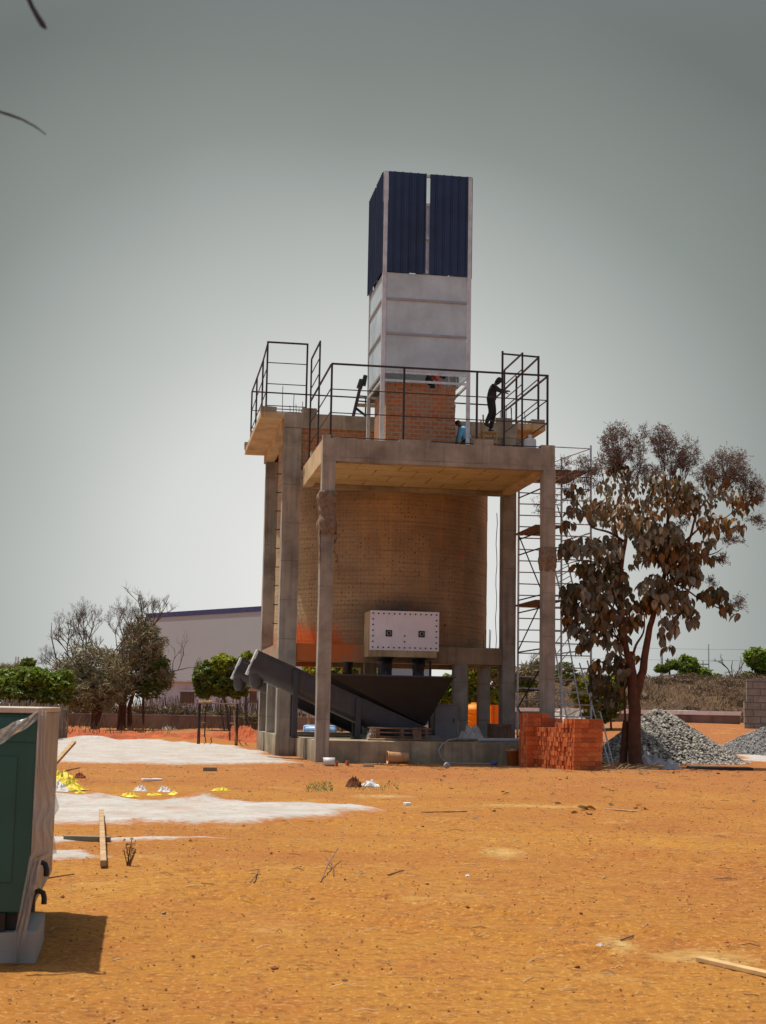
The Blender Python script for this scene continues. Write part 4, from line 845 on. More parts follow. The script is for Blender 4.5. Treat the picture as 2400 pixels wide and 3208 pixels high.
# ------------------------------------------------------------------ gravel
def gravelmat(name, c1, c2):
    m, t, p, o = newmat(name); N = NT(t); g_ = N.n('NewGeometry'); c = N.ramp(g_.outputs['Random Per Island'], [(0, c2), (.5, c1), (1, mul(c1, 1.5))]); N.l(c, p.inputs['Base Color']); p.inputs['Roughness'].default_value = .9; return m
M['gravel'] = gravelmat('granite_chips', (.28, .26, .225), (.075, .068, .06)); M['gravel2'] = gravelmat('fine_grey_aggregate', (.30, .29, .28), (.12, .12, .12))
def gravel(label, c, rl, rr_, ry, h, n, sr, mat, gname):
    mb = MB(); nn = 40
    def H(x, y):
        a = x / (rr_ if x > 0 else rl); b_ = y / ry; d = math.hypot(a, b_); k = max(0, 1 - math.sqrt(d * d + .015) * .99)
        return h * k * 1.12 * (1 + .12 * noise.noise(Vector((x, y, 3)))) + .05 * noise.noise(Vector((x * 2, y * 2, 1))) * min(1, k * 4)
    vs = []
    for i in range(nn + 1):
        for j in range(nn + 1):
            x = -rl + (rl + rr_) * i / nn; y = -ry + 2 * ry * j / nn; z = H(x, y); vs.append((c[0] + x, c[1] + y, terr(c[0] + x, c[1] + y) + z - .06))
    mb.add(vs, [(i * (nn + 1) + j, (i + 1) * (nn + 1) + j, (i + 1) * (nn + 1) + j + 1, i * (nn + 1) + j + 1) for i in range(nn) for j in range(nn)], True)
    for _ in range(n):
        th = ru(0, 6.283); k = math.sqrt(ru(0, 1.12)); x = math.cos(th) * k; x *= rr_ if x > 0 else rl; y = math.sin(th) * k * ry
        if y > ry * .45: continue
        mb.rock((c[0] + x, c[1] + y, terr(c[0] + x, c[1] + y) + H(x, y) + sr * .1), sr * ru(.5, 1.3))
    tag(mb.build('gravel_heap', mat), label, 'gravel', kind='stuff')
pk = atY(2056, 2229, 47.3)
gravel('tall heap of pale grey stone chips behind the big dry tree', (pk.x, 47.3), 2.15, 2.75, 2.5, pk.z - terr(pk.x, 47.3) + .05, 8500, .066, M['gravel'], 'g')
pk = atY(2440, 2270, 56)
gravel('smaller finer grey aggregate heap at the right edge', (pk.x, 56), 2.6, 2.2, 2.2, pk.z - terr(pk.x, 56) + .05, 5000, .035, M['gravel2'], 'g')
# ------------------------------------------------------------------ leaves and trees
def leafmat(name, cols, rough=.6, trans=.25):
    m, t, p, o = newmat(name); N = NT(t); g_ = N.n('NewGeometry'); k = len(cols)
    c = N.ramp(g_.outputs['Random Per Island'], [(i / max(1, k - 1), cc) for i, cc in enumerate(cols)])
    v = N.coord('World'); c = N.mix(c, (.5, .5, .5), N.ramp(N.noise(v, 1.1, 2), [(.35, .0), (.7, .0)])) if False else N.mix(c, N.mix(c, c, 1, 'MULTIPLY'), 0)
    N.l(c, p.inputs['Base Color']); p.inputs['Roughness'].default_value = rough
    tr = N.n('BsdfTranslucent'); N.l(c, tr.inputs[0]); ms = N.n('MixShader'); ms.inputs[0].default_value = trans; N.l(p.outputs[0], ms.inputs[1]); N.l(tr.outputs[0], ms.inputs[2]); N.l(ms.outputs[0], o.inputs[0]); return m
M['leaf0'] = leafmat('dry_grey_leaf', [(.09, .072, .042), (.26, .225, .155), (.15, .135, .09), (.42, .37, .28), (.12, .085, .04), (.20, .19, .16)])
M['leaf1'] = leafmat('dry_rust_leaf', [(.08, .042, .018), (.17, .085, .028), (.30, .14, .02), (.08, .05, .028), (.24, .16, .085)])
M['leaf2'] = leafmat('fading_olive_leaf', [(.055, .045, .012), (.10, .085, .025), (.14, .10, .04), (.16, .13, .09)])
M['leaf3'] = leafmat('yellow_leaf', [(.35, .24, .02), (.45, .16, .01)])
M['seed'] = paint('dry_seed_heads', (.14, .085, .065), .9, 0, .4, 9, bump=0)
M['bark'] = paint('ridged_red_bark', (.13, .045, .018), .95, 0, .35, 5, bump=.8, dirt=(.05, .025, .015), dirt_amt=.7)
M['bark_g'] = paint('grey_bark', (.10, .075, .055), .95, 0, .3, 5, bump=.6)
M['twig_dark'] = paint('blue_black_twig', (.022, .022, .040), .7)
M['twig'] = paint('fine_twigs', (.12, .085, .06), .9, 0, .3, 5, bump=0)
def bigleaf(mb, p, L, W, az, tilt, roll):
    R = Matrix.Rotation(az, 3, 'Z') @ Matrix.Rotation(tilt, 3, 'Y') @ Matrix.Rotation(roll, 3, 'X'); vs = []; n = 4; cu = ru(.2, .9); fo = ru(.1, .55)
    for i in range(n + 1):
        t = i / n; w_ = W * math.sin(math.pi * (0.06 + .9 * t) ** .8) * ru(.85, 1.12); x = L * t
        z = -cu * L * t * t * .5
        for s_ in (-1, 0, 1): vs.append(Vector(p) + R @ Vector((x, s_ * w_ / 2, z + (abs(s_) * fo * w_ * .5))))
    mb.add(vs, [(i * 3 + k, i * 3 + k + 1, (i + 1) * 3 + k + 1, (i + 1) * 3 + k) for i in range(n) for k in range(2)])
TY = 42.6
TR = thing('big_leaf_tree', 'tall half dry tree with huge drooping leaves right of the brick stack', 'tree', atY(*R4(715, 2120), TY))
TR.location.z = terr(TR.location.x, TY); tl = TR.location.copy()
def tp(x, y, dy=0.0): return atY(*R4(x, y), TY + dy) - tl
def limb(pts, r0, r1, name='branch', n=9, mat='bark'):
    mb = MB(); P = []; k = len(pts)
    base = [tp(*q) for q in pts]
    for i in range(k - 1):
        for s_ in range(4):
            t = s_ / 4; a = base[max(i - 1, 0)]; b_, c = base[i], base[i + 1]; d = base[min(i + 2, k - 1)]
            P.append(.5 * ((2 * b_) + (c - a) * t + (2 * a - 5 * b_ + 4 * c - d) * t * t + (3 * b_ - a - 3 * c + d) * t ** 3) + noise.noise_vector(b_ * 3 + V3(t, 0, 0)) * r0 * .25)
    P.append(base[-1]); m_ = len(P)
    mb.tube(P, [r0 + (r1 - r0) * (i / (m_ - 1)) for i in range(m_)], n); return mb.build(name, M[mat], TR)
random.seed(21)
limb([(722, 2150), (720, 2080), (716, 1900), (713, 1750), (700, 1620), (688, 1540), (680, 1470)], .215, .135, 'trunk', 14)
limb([(712, 1760), (738, 1660), (765, 1580), (775, 1490), (795, 1380), (815, 1290), (850, 1150), (900, 960), (905, 780), (905, 620), (890, 450), (880, 350)], .145, .018, 'branch', 10)
limb([(690, 1560), (665, 1430), (645, 1280, -.2), (628, 1100, -.3), (642, 950, -.3), (664, 820, -.2), (670, 680), (672, 560), (640, 420), (620, 330)], .10, .016, 'branch', 10)
limb([(650, 2140, .2), (656, 2000, .2), (668, 1860, .15)], .12, .09, 'stump', 10)
limb([(662, 1900, .1), (660, 1800, .1), (655, 1650, .1), (640, 1520), (620, 1400), (570, 1300)], .035, .02)
for p, r0 in (([(700, 1500), (725, 1420), (765, 1350), (770, 1250), (740, 1150)], .045), ([(905, 900), (1000, 830), (1070, 765), (1160, 700), (1250, 680), (1330, 600)], .045), ([(960, 930), (1030, 820), (1075, 660), (1150, 570), (1220, 490)], .05), ([(880, 1060), (980, 1080), (1100, 1160), (1230, 1220), (1310, 1250)], .035),
              ([(905, 1000), (1050, 930), (1180, 890), (1225, 860)], .03), ([(640, 950), (520, 945), (400, 935), (300, 960)], .035), ([(665, 830), (570, 770), (470, 740), (430, 670), (360, 560), (300, 600)], .04), ([(645, 900), (600, 720), (565, 570), (530, 440), (500, 300)], .03), ([(628, 1110), (500, 1090), (400, 1120), (300, 1150)], .03),
              ([(660, 1410), (560, 1350), (450, 1330), (350, 1340)], .03), ([(670, 600), (720, 470), (760, 360), (770, 250)], .02), ([(905, 660), (980, 520), (1030, 400), (1040, 300)], .025), ([(672, 560), (610, 450), (590, 330)], .02), ([(640, 1500), (560, 1540), (500, 1600)], .022), ([(270, 620), (300, 700), (390, 860), (480, 930)], .016),
              ([(1150, 570), (1250, 520), (1310, 420)], .018), ([(420, 640), (420, 540), (430, 420)], .012), ([(870, 1370), (875, 1300), (850, 1200)], .012), ([(180, 760), (215, 850), (300, 860), (400, 900)], .012), ([(1180, 780), (1300, 740), (1350, 730)], .014), ([(1080, 760), (1060, 640), (1080, 500)], .016)):
    limb([(q[0], q[1], ru(-.5, .5)) if i else q for i, q in enumerate(p)], r0, .008, 'branch', 7)
CL = [(640, 430, 90, 35, 14, 1), (690, 650, 270, 70, 90, 1), (640, 520, 140, 60, 26, 0), (880, 480, 120, 50, 22, 0), (1000, 540, 80, 60, 16, 0), (1120, 620, 70, 70, 16, 0), (1250, 560, 110, 50, 16, 0), (920, 560, 130, 90, 60, 1), (1010, 620, 90, 70, 30, 1), (1145, 470, 40, 35, 5, 1), (1250, 480, 28, 28, 4, 1), (1320, 620, 75, 55, 16, 1), (1410, 560, 32, 32, 4, 1), (1200, 730, 130, 60, 22, 1), (1330, 750, 30, 20, 3, 0),
      (370, 560, 55, 55, 14, 1), (370, 660, 55, 35, 12, 0), (470, 640, 55, 60, 16, 0), (540, 690, 80, 55, 20, 0), (340, 740, 45, 25, 6, 1), (420, 860, 120, 50, 30, 0), (560, 880, 90, 80, 36, 0), (330, 880, 55, 45, 14, 0), (740, 750, 150, 45, 28, 0), (800, 830, 100, 45, 28, 0),
      (900, 800, 95, 80, 44, 0), (780, 915, 70, 50, 16, 0), (920, 900, 90, 90, 46, 1), (1050, 890, 85, 50, 24, 1), (1140, 850, 40, 50, 5, 0), (1170, 925, 42, 20, 4, 1), (702, 965, 14, 22, 2, 0), (450, 985, 80, 45, 24, 2), (590, 1010, 85, 50, 26, 2), (350, 1140, 75, 65, 28, 2),
      (490, 1110, 105, 85, 42, 0), (640, 1130, 60, 85, 26, 0), (840, 1110, 95, 85, 46, 0), (960, 1050, 90, 85, 38, 1), (1030, 1000, 55, 75, 20, 0), (1070, 1030, 35, 45, 8, 0), (760, 1080, 22, 22, 3, 0), (1180, 1140, 75, 45, 22, 2), (1240, 1215, 28, 26, 5, 1), (1310, 1255, 10, 18, 1, 0),
      (360, 1240, 70, 55, 20, 1), (480, 1230, 90, 80, 32, 0), (600, 1290, 100, 75, 30, 1), (720, 1210, 45, 30, 7, 1), (800, 1200, 55, 40, 13, 1), (960, 1195, 105, 75, 38, 0), (1040, 1260, 42, 60, 12, 0), (700, 1290, 55, 40, 10, 1), (920, 1310, 50, 60, 10, 0), (875, 1375, 18, 45, 4, 0),
      (370, 1340, 45, 35, 10, 0), (440, 1370, 50, 50, 14, 0), (520, 1340, 60, 75, 18, 0), (415, 1435, 28, 28, 5, 1), (600, 1400, 65, 55, 13, 0), (590, 1510, 55, 40, 8, 0), (505, 1590, 50, 75, 18, 1), (640, 1560, 45, 60, 12, 1), (500, 1690, 40, 50, 7, 2), (615, 1650, 55, 100, 14, 2), (560, 1750, 70, 60, 6, 1), (725, 1500, 12, 15, 2, 1), (912, 1445, 25, 12, 3, 0), (205, 885, 14, 16, 2, 3), (560, 445, 4, 8, 1, 3)]
lm = MB()
for (cx, cy, rx, ry, n, tone) in CL:
    for _ in range(int(n * 3.6)):
        th = ru(0, 6.283); k = math.sqrt(rnd()); x = cx + math.cos(th) * rx * k; y = cy + math.sin(th) * ry * k - 18
        L = ru(.13, .33) * (.8 if cy < 700 else 1.0); lm.mi = tone if rnd() < (.45 if tone == 1 else .8) or tone == 3 else random.choice((0, 1, 2))
        bigleaf(lm, tp(x, y, ru(-1, 1) * (.25 + rx * .008) if tone != 3 else -.3), L, L * ru(.5, .75), ru(0, 6.283), ru(.5, 1.5), ru(-.5, .5))
lm.build('leaves', [M['leaf0'], M['leaf1'], M['leaf2'], M['leaf3']], TR)
# feathery seed heads
sm = MB()
for (cx, cy, rx, ry, bx, by, n) in ((700, 390, 120, 85, 700, 520, 110), (1120, 440, 90, 80, 1130, 560, 80), (480, 430, 60, 90, 500, 560, 45), (820, 430, 80, 60, 850, 540, 60), (620, 250, 105, 135, 620, 450, 230), (560, 330, 60, 90, 570, 470, 60), (730, 300, 60, 110, 740, 450, 60), (860, 230, 75, 100, 890, 430, 150), (940, 330, 90, 110, 930, 500, 130), (1030, 310, 75, 110, 985, 480, 130), (1270, 380, 145, 120, 1225, 560, 290), (1370, 470, 60, 90, 1330, 600, 60), (1440, 520, 45, 85, 1385, 620, 60),
                                 (430, 390, 65, 115, 440, 580, 80), (1430, 720, 50, 45, 1330, 700, 36), (1290, 830, 70, 38, 1180, 800, 30), (1235, 950, 25, 50, 1180, 900, 20), (1330, 1190, 50, 65, 1260, 1210, 34), (330, 480, 60, 90, 345, 620, 45), (300, 350, 60, 60, 330, 560, 25), (190, 620, 85, 120, 240, 860, 60), (1000, 700, 35, 50, 1000, 780, 18), (1160, 1060, 25, 25, 1170, 1110, 8), (770, 180, 20, 40, 770, 300, 14)):
    dy0 = ru(-.3, .3); B0 = tp(bx, by, dy0); ns = max(5, n // 3)
    for _ in range(ns):      # main stalks, each ending in a small spreading spray of dotted twiglets
        th = ru(0, 6.283); k = math.sqrt(rnd()) * .92; e = tp(cx + math.cos(th) * rx * k, cy + math.sin(th) * ry * k, dy0 + ru(-.5, .5)); st = lerp(B0, tp(cx, cy, dy0), ru(0, .55)) + V3(ru(-.08, .08), ru(-.1, .1), 0)
        if rnd() < .6: sm.tube([st, lerp(st, e, .5) + V3(ru(-.07, .07), ru(-.07, .07), ru(-.02, .10)), e], [.008, .006, .004], 3, False)
        for _ in range(11):
            p = lerp(st, e, ru(.75, 1)); d = V3(ru(-1, 1), ru(-1, 1), ru(-.5, 1)).normalized() * ru(.06, .24); m_ = p + d * .5 + V3(ru(-.03, .03), 0, ru(-.03, .03)); sm.tube([p, m_, p + d], [.0038, .003, .0025], 3, False)
            for _ in range(random.randint(2, 5)): sm.rock(p + d * ru(.45, 1.05) + V3(ru(-.035, .035), ru(-.035, .035), ru(-.04, .035)), ru(.008, .019), 1)
sm.build('seed_heads', M['seed'], TR)
# ---- background trees
M['green_a'] = leafmat('bright_green_leaf', [(.13, .22, .018), (.23, .34, .022), (.09, .14, .014), (.18, .26, .03), (.20, .19, .05)], trans=.35)
M['green_b'] = leafmat('dark_green_leaf', [(.07, .12, .015), (.11, .17, .02), (.18, .22, .03), (.05, .08, .012)], trans=.3)
M['green_c'] = leafmat('yellow_green_leaf', [(.20, .25, .015), (.32, .35, .02), (.12, .15, .015)], trans=.35)
M['olive'] = leafmat('dull_olive_leaf', [(.30, .26, .14), (.38, .31, .19), (.20, .17, .10), (.22, .25, .07)], trans=.2)
M['strawm'] = leafmat('dry_straw', [(.13, .078, .038), (.19, .12, .06), (.08, .045, .024)], trans=.15)
def grow(mb, p, d, L, r, depth, spread=.6, upw=.25, kids=3, taper=.62):
    q = p + d * L * .5 + V3(ru(-.06, .06), ru(-.06, .06), ru(-.03, .05)) * L; e = p + d * L + V3(ru(-.08, .08), ru(-.08, .08), 0) * L
    mb.tube([p, q, e], [r, r * .85, r * .7], 5 if depth > 2 else 3, False)
    if depth == 0: return
    for i in range(kids + (1 if rnd() < .4 else 0)):
        a = V3(ru(-1, 1), ru(-1, 1), ru(-.6, 1)).normalized(); nd = (d * (1 - spread * .6) + a * spread + V3(0, 0, upw)).normalized()
        grow(mb, lerp(p, e, ru(.45, 1)), nd, L * taper * ru(.75, 1.2), r * .6, depth - 1, spread, upw, kids, taper)
def cloud(mb, c, rx, ry, rz, n, s, seed=0, hole=.42, thin=False):
    c = Vector(c); k = 0; tries = 0
    while k < n and tries < n * 6:
        tries += 1; a = V3(ru(-1, 1), ru(-1, 1), ru(-1, 1))
        if a.length > 1 or a.length < .25: continue
        lump = noise.noise(Vector((a.x * 2.1 + seed, a.y * 2.1, a.z * 2.1))) * .5 + .5
        if (a.length > .62 + .55 * lump and rnd() > .12) or noise.noise(Vector((a.x * 4 + seed, a.y * 4, a.z * 4 + 7))) * .5 + .5 < hole: continue
        p = c + V3(a.x * rx, a.y * ry, a.z * rz); u = V3(ru(-1, 1), ru(-1, 1), ru(-.6, .6)).normalized(); w_ = u.cross(V3(ru(-1, 1), ru(-1, 1), ru(-1, 1))).normalized(); q = s * ru(.6, 1.3)
        wd = .10 if thin else .45; q *= 2.0 if thin else 1
        if thin: u = (u + V3(0, 0, .5)).normalized()
        mb.add([p - u * q, p + w_ * q * wd, p + u * q, p - w_ * q * wd + u.cross(w_) * q * .2], [(0, 1, 2, 3)]); k += 1
def pxball(cx, cy, rx, ry, Y): c = atY(cx, cy, Y); return c, rx / F * Y, ry / F * Y
def bgtree(label, Y, base, lobes, mat, s, trunks=(), bare=None, group=None, name='tree', cat='tree', barkm='bark_g', n=1.0, hole=.42):
    b0 = atY(*base, Y); b0.z = terr(b0.x, b0.y); t = thing(name, label, cat, b0, 0, group)
    tm = MB(b0)
    for pts, r0, r1 in trunks:
        P = [atY(*q[:2], Y + (q[2] if len(q) > 2 else 0)) for q in pts]; P[0].z = min(P[0].z, terr(P[0].x, P[0].y) - .05) if P[0].z < 1.5 else P[0].z
        tm.tube(P, [r0 + (r1 - r0) * i / (len(P) - 1) for i in range(len(P))], 7)
    if tm.v: tm.build('trunk', M[barkm], t)
    if bare:
        bb_ = MB(b0)
        for (q, d, L, r_, dep, kids) in bare: grow(bb_, atY(*q, Y), Vector(d).normalized(), L, r_, dep, .62, .2, kids)
        bb_.build('branches', M['twig'], t)
    if lobes:
        cm = MB(b0)
        for i, lb in enumerate(lobes):
            c, rx, rz = pxball(*lb[:4], Y); cm.mi = lb[5] if len(lb) > 5 else 0; cloud(cm, c, rx, rx * .9, rz, int(lb[4] * n), s, i * 3.7, hole, cm.mi == 3)
        cm.build('crown', mat, t)
    return t
G2 = [M['green_a'], M['green_b'], M['green_c'], M['olive']]
random.seed(5)
bgtree('bright green bush row at the left edge behind the stick fence', 78, (60, 2260), [(30, 2150, 70, 45, 3000), (110, 2130, 75, 42, 3400), (175, 2150, 60, 45, 2600), (60, 2175, 90, 35, 2000, 1), (150, 2185, 80, 30, 1500, 1), (25, 2110, 30, 20, 500), (205, 2120, 30, 25, 300), (70, 2100, 30, 14, 250)], G2, .13, [([(60, 2262), (60, 2180)], .15, .06)], name='bush', cat='bush')
bgtree('wide leafless thorny tree left of the warehouse', 82, (298, 2262), [(300, 2165, 120, 75, 3600, 3), (215, 2110, 65, 55, 1000, 3), (320, 2090, 95, 75, 1500, 3), (270, 2060, 75, 55, 600, 3), (240, 2180, 60, 40, 700, 1)], G2, .11,
       [([(298, 2262), (300, 2215), (290, 2150), (270, 2080)], .26, .06), ([(300, 2215), (340, 2130), (350, 2050)], .14, .04), ([(298, 2200), (240, 2120), (175, 2060), (160, 1990), (162, 1950)], .07, .012)],
       [((280, 2130), (-.8, 0, .9), 2.0, .055, 6, 3), ((270, 2090), (-.1, .2, 1), 2.1, .05, 6, 3), ((340, 2090), (.5, 0, 1), 1.8, .045, 6, 3), ((250, 2120), (-1, .1, .3), 1.8, .04, 6, 3), ((330, 2130), (.9, 0, .4), 1.5, .04, 6, 3), ((262, 2060), (0, 0, 1), 1.7, .035, 5, 3)], barkm='bark', hole=.5)
bgtree('tall twiggy tree with a dark green clump before the warehouse corner', 84, (380, 2262), [(450, 2030, 80, 85, 2400, 3), (400, 2110, 95, 80, 2300, 3), (430, 2000, 50, 55, 300, 1), (350, 2150, 80, 60, 1300, 3), (480, 2080, 55, 42, 1200, 1), (505, 2120, 45, 45, 900, 3), (470, 2150, 65, 45, 1300, 1), (425, 2065, 14, 10, 60, 2), (445, 1975, 50, 50, 500, 3)], G2, .12,
       [([(380, 2262), (385, 2200), (400, 2120), (430, 2040)], .26, .10), ([(410, 2262), (405, 2215), (425, 2150), (470, 2080)], .16, .05), ([(450, 2250), (450, 2190), (455, 2140)], .07, .05), ([(430, 2040), (470, 1980), (500, 1930), (528, 1886)], .07, .012)],
       [((430, 2030), (.2, 0, 1), 1.8, .045, 6, 3), ((445, 2000), (.7, 0, .9), 1.5, .04, 5, 3), ((420, 2060), (-.4, 0, 1), 1.7, .04, 6, 3), ((500, 2110), (1, 0, .2), 1.6, .04, 4, 2), ((395, 2130), (-.8, .1, .7), 1.8, .06, 4, 3), ((440, 1960), (0, 0, 1), 1.6, .03, 3, 3)], barkm='bark', hole=.5)
bgtree('round leafy mango tree left of the conveyor ends', 86, (715, 2258), [(650, 2120, 48, 55, 1500, 1), (700, 2090, 50, 40, 1500, 2), (690, 2140, 60, 45, 1500, 1), (750, 2100, 45, 45, 900, 1), (640, 2160, 35, 30, 500, 1), (740, 2150, 50, 40, 800, 1), (775, 2055, 22, 12, 160, 2)], G2, .20,
       [([(720, 2262), (712, 2225), (700, 2180), (690, 2130)], .10, .06), ([(778, 2250), (770, 2215), (772, 2170), (760, 2120)], .09, .05), ([(705, 2255), (690, 2215), (700, 2180)], .05, .03)])
random.seed(8)
bgtree('yellow green tree glimpsed between the front left column and the hopper', 80, (1075, 2262), [(1000, 2105, 60, 40, 900, 2), (1110, 2100, 80, 35, 1100, 1), (1060, 2120, 50, 40, 700, 2)], G2, .18, [([(1070, 2262), (1072, 2130)], .10, .05)])
bgtree('leafy tree with crooked dark limbs seen between the two right columns', 72, (1520, 2262), [(1485, 2120, 42, 50, 1100, 2), (1500, 2170, 45, 40, 900, 1), (1560, 2185, 40, 28, 700, 2), (1560, 2110, 30, 45, 260, 3), (1545, 2090, 50, 35, 160, 1)], G2, .17,
       [([(1545, 2262), (1545, 2200), (1560, 2150), (1590, 2110)], .12, .05), ([(1545, 2200), (1520, 2150), (1500, 2110), (1490, 2080)], .10, .04), ([(1545, 2210), (1580, 2170), (1600, 2150)], .08, .04)], [((1550, 2150), (.1, 0, 1), 1.2, .05, 4, 2), ((1500, 2110), (-.2, 0, 1), 1.0, .04, 3, 2)])
bgtree('small green tree beside the grey cabinet', 75, (1400, 2262), [(1400, 2160, 38, 50, 1000, 0), (1385, 2195, 40, 30, 600, 2)], G2, .18, [([(1398, 2262), (1400, 2160)], .08, .05)])
bgtree('scrubby bush behind the lower left of the scaffold', 76, (1655, 2200), [(1650, 2110, 45, 28, 500, 3), (1645, 2145, 40, 25, 500, 1), (1690, 2090, 30, 25, 200, 3)], G2, .15, [([(1650, 2215), (1650, 2110)], .08, .03)], [((1655, 2150), (0, 0, 1), 1.2, .04, 4, 3)], name='bush', cat='bush')
bgtree('green shrub at the foot of the scaffold rakers', 66, (1840, 2262), [(1835, 2170, 45, 55, 1100, 2), (1905, 2200, 60, 45, 1200, 1), (1770, 2110, 40, 40, 350, 1), (1920, 2150, 40, 40, 500, 2), (1880, 2240, 60, 25, 400, 1)], G2, .15, [([(1850, 2262), (1850, 2170)], .06, .03), ([(1915, 2265), (1910, 2180)], .05, .03)], name='shrub', cat='shrub')
random.seed(9)
bgtree('round bright green bush on the dry embankment', 112, (2185, 2160), [(2160, 2095, 35, 40, 1500, 0), (2190, 2115, 40, 28, 1100, 0), (2235, 2130, 32, 20, 600, 1), (2175, 2125, 45, 20, 700, 1), (2145, 2065, 18, 12, 150, 0)], G2, .24, [([(2185, 2160), (2185, 2110)], .12, .05)], name='bush', cat='bush')
bgtree('bright green tree at the right edge above the block wall', 105, (2380, 2190), [(2370, 2060, 42, 32, 1300, 0), (2400, 2085, 45, 45, 1500, 0), (2345, 2130, 22, 30, 500, 0), (2400, 2130, 50, 25, 700, 1), (2335, 2160, 14, 30, 260, 1), (2440, 2080, 40, 60, 500, 0)], G2, .24, [([(2380, 2200), (2385, 2090)], .14, .06)])
bgtree('leafless stubby tree on the right of the embankment', 108, (2298, 2150), [], None, .1, [([(2298, 2165), (2295, 2128)], .12, .08), ([(2296, 2130), (2280, 2095), (2255, 2068)], .06, .02), ([(2296, 2130), (2292, 2090), (2295, 2070)], .05, .02), ([(2298, 2130), (2315, 2100), (2320, 2070)], .05, .02), ([(2298, 2130), (2318, 2115), (2328, 2075)], .04, .02)], [((2280, 2095), (-1, 0, .8), .9, .04, 2, 2), ((2315, 2100), (.6, 0, 1), .8, .04, 2, 2)])
bgtree('papaya like plant with ragged hanging leaves beside a pale post on the embankment', 104, (2090, 2160), [(2075, 2095, 22, 14, 140, 1), (2110, 2085, 28, 14, 200, 1)], G2, .3, [([(2095, 2160), (2098, 2110), (2092, 2062)], .10, .05)], [((2098, 2100), (.8, 0, .6), .9, .03, 2, 3)])
bgtree('dark round tree on the far left horizon', 190, (87, 2215), [(88, 2080, 22, 16, 500, 1)], G2, .5, [([(87, 2215), (87, 2085)], .3, .15)])
bgtree('low hazy tree line bump at the left horizon', 220, (20, 2215), [(15, 2100, 40, 10, 500, 3), (60, 2095, 20, 9, 200, 3)], G2, .5, [([(20, 2215), (20, 2100)], .3, .15)])
# embankment
def hill_z(x, y): return terr(x, min(y, 300)) + 2.75 * sst(84, 96, y + 1.5 * noise.noise(Vector((x * .15, y * .1, 1)))) * (sst(3, 9, x)) * (1 - .25 * sst(26, 34, x)) + .2 * noise.noise(Vector((x * .3, y * .3, 2)))
vs = []; hx = lin((2, 60, 70)); hy = lin((82, 100, 30), (100, 130, 8))
for y in hy:
    for x in hx: vs.append((x, y, hill_z(x, y) - (.5 if x in (2, 60) or y in (82, 130) else .0)))
k = len(hx); mb = MB(); mb.add(vs, [(j * k + i, j * k + i + 1, (j + 1) * k + i + 1, (j + 1) * k + i) for j in range(len(hy) - 1) for i in range(k - 1)], True)
def hillmat():
    m, t, p, o = newmat('dry_brush_slope'); N = NT(t); v = N.coord('World'); c = N.mix((.10, .052, .024), (.165, .095, .042), N.ramp(N.noise(v, .35, 6, .7), [(.35, 0.0), (.65, 1.0)])); c = N.mix(c, (.09, .05, .03), N.ramp(N.noise(v, 2.2, 5, .75), [(.5, 0.0), (.66, .7)]))
    N.l(c, p.inputs['Base Color']); p.inputs['Roughness'].default_value = 1; N.bump(N.noise(v, 3, 6, .8), p, 1, .3); return m
tag(mb.build('hill', hillmat()), kind='structure')
mb = MB()
for _ in range(16000):
    x, y = ru(4, 34), ru(84, 101); z = hill_z(x, y); h = ru(.06, .22) * (1.5 + 1.3 * noise.noise(Vector((x * .5, y * .5, 4)))); a = ru(0, 6.28); dx, dy = math.cos(a) * .03, math.sin(a) * .03
    mb.add([(x - dx, y - dy, z - .05), (x + dx, y + dy, z - .05), (x + ru(-.35, .35), y + ru(-.3, .3), z + h)], [(0, 1, 2)])
for i in range(60):
    x, y = ru(6, 32), ru(85.5, 97); cloud(mb, (x, y, hill_z(x, y) + .12), ru(.4, 1.3), .8, ru(.2, .5), 130, .10, i * 1.7, .3, True)
tag(mb.build('dry_grass', M['strawm']), 'dry brown grass and brush covering the embankment', 'grass', kind='stuff')
mb = MB()
for _ in range(1000):      # dry weeds along the left wall and fence
    x, y = ru(-22, -6), ru(86, 90.5); 
    if rnd() < .45: tt = rnd(); x, y = -19 + 8 * tt + ru(-.5, .8), 47 + 26 * tt + ru(-.6, .6)
    z = terr(x, y); h = ru(.2, .9 if y > 80 else .8); a = ru(0, 6.28); dx, dy = math.cos(a) * .03, math.sin(a) * .03
    mb.add([(x - dx, y - dy, z - .05), (x + dx, y + dy, z - .05), (x + ru(-.4, .4), y + ru(-.2, .2), z + h)], [(0, 1, 2)])
tag(mb.build('dry_weeds', M['strawm']), 'dry straw coloured weeds growing along the left wall and stick fence', 'weeds', kind='stuff')
# ------------------------------------------------------------------ warehouse, house, walls
M['wh'] = paint('pale_warehouse_sheet', (.39, .43, .45), .6, 0, .03, .2, bump=0); M['wh_trim'] = paint('blue_trim', (.045, .055, .16), .5); M['house'] = paint('whitewashed_wall', (.50, .53, .60), .9, 0, .15, .8, dirt=(.25, .2, .18), dirt_amt=.4)
def at2(px, py, Y, z=None):
    p = atY(px, py, Y); return p if z is None else V3(p.x, p.y, z)
a = at2(460, 1929, 150); b_ = at2(1120, 1886, 126); zt_ = a.z
d = (V3(b_.x - a.x, b_.y - a.y, 0)); L = d.length; ang = math.atan2(d.y, d.x)
t = thing('warehouse', 'large pale warehouse with dark blue roof trim left of the silo building', 'warehouse', (a.x, a.y, 0), ang)
part(MB().box(0, L, 0, 9, 0, zt_ - .25), 'wall', M['wh'], t)
mb = MB()
for i in range(int(L / .33)): mb.box(.05 + i * .33, .09 + i * .33, -.03, -.001, .1, zt_ - .3)
None
part(MB().box(-.06, L + .06, -.06, 9.06, zt_ - .24, zt_ + .22), 'roof_trim', M['wh_trim'], t); part(MB().box(-.22, .18, -.12, .3, zt_ - 2.0, zt_ - .25), 'corner_trim', M['wh_trim'], t)
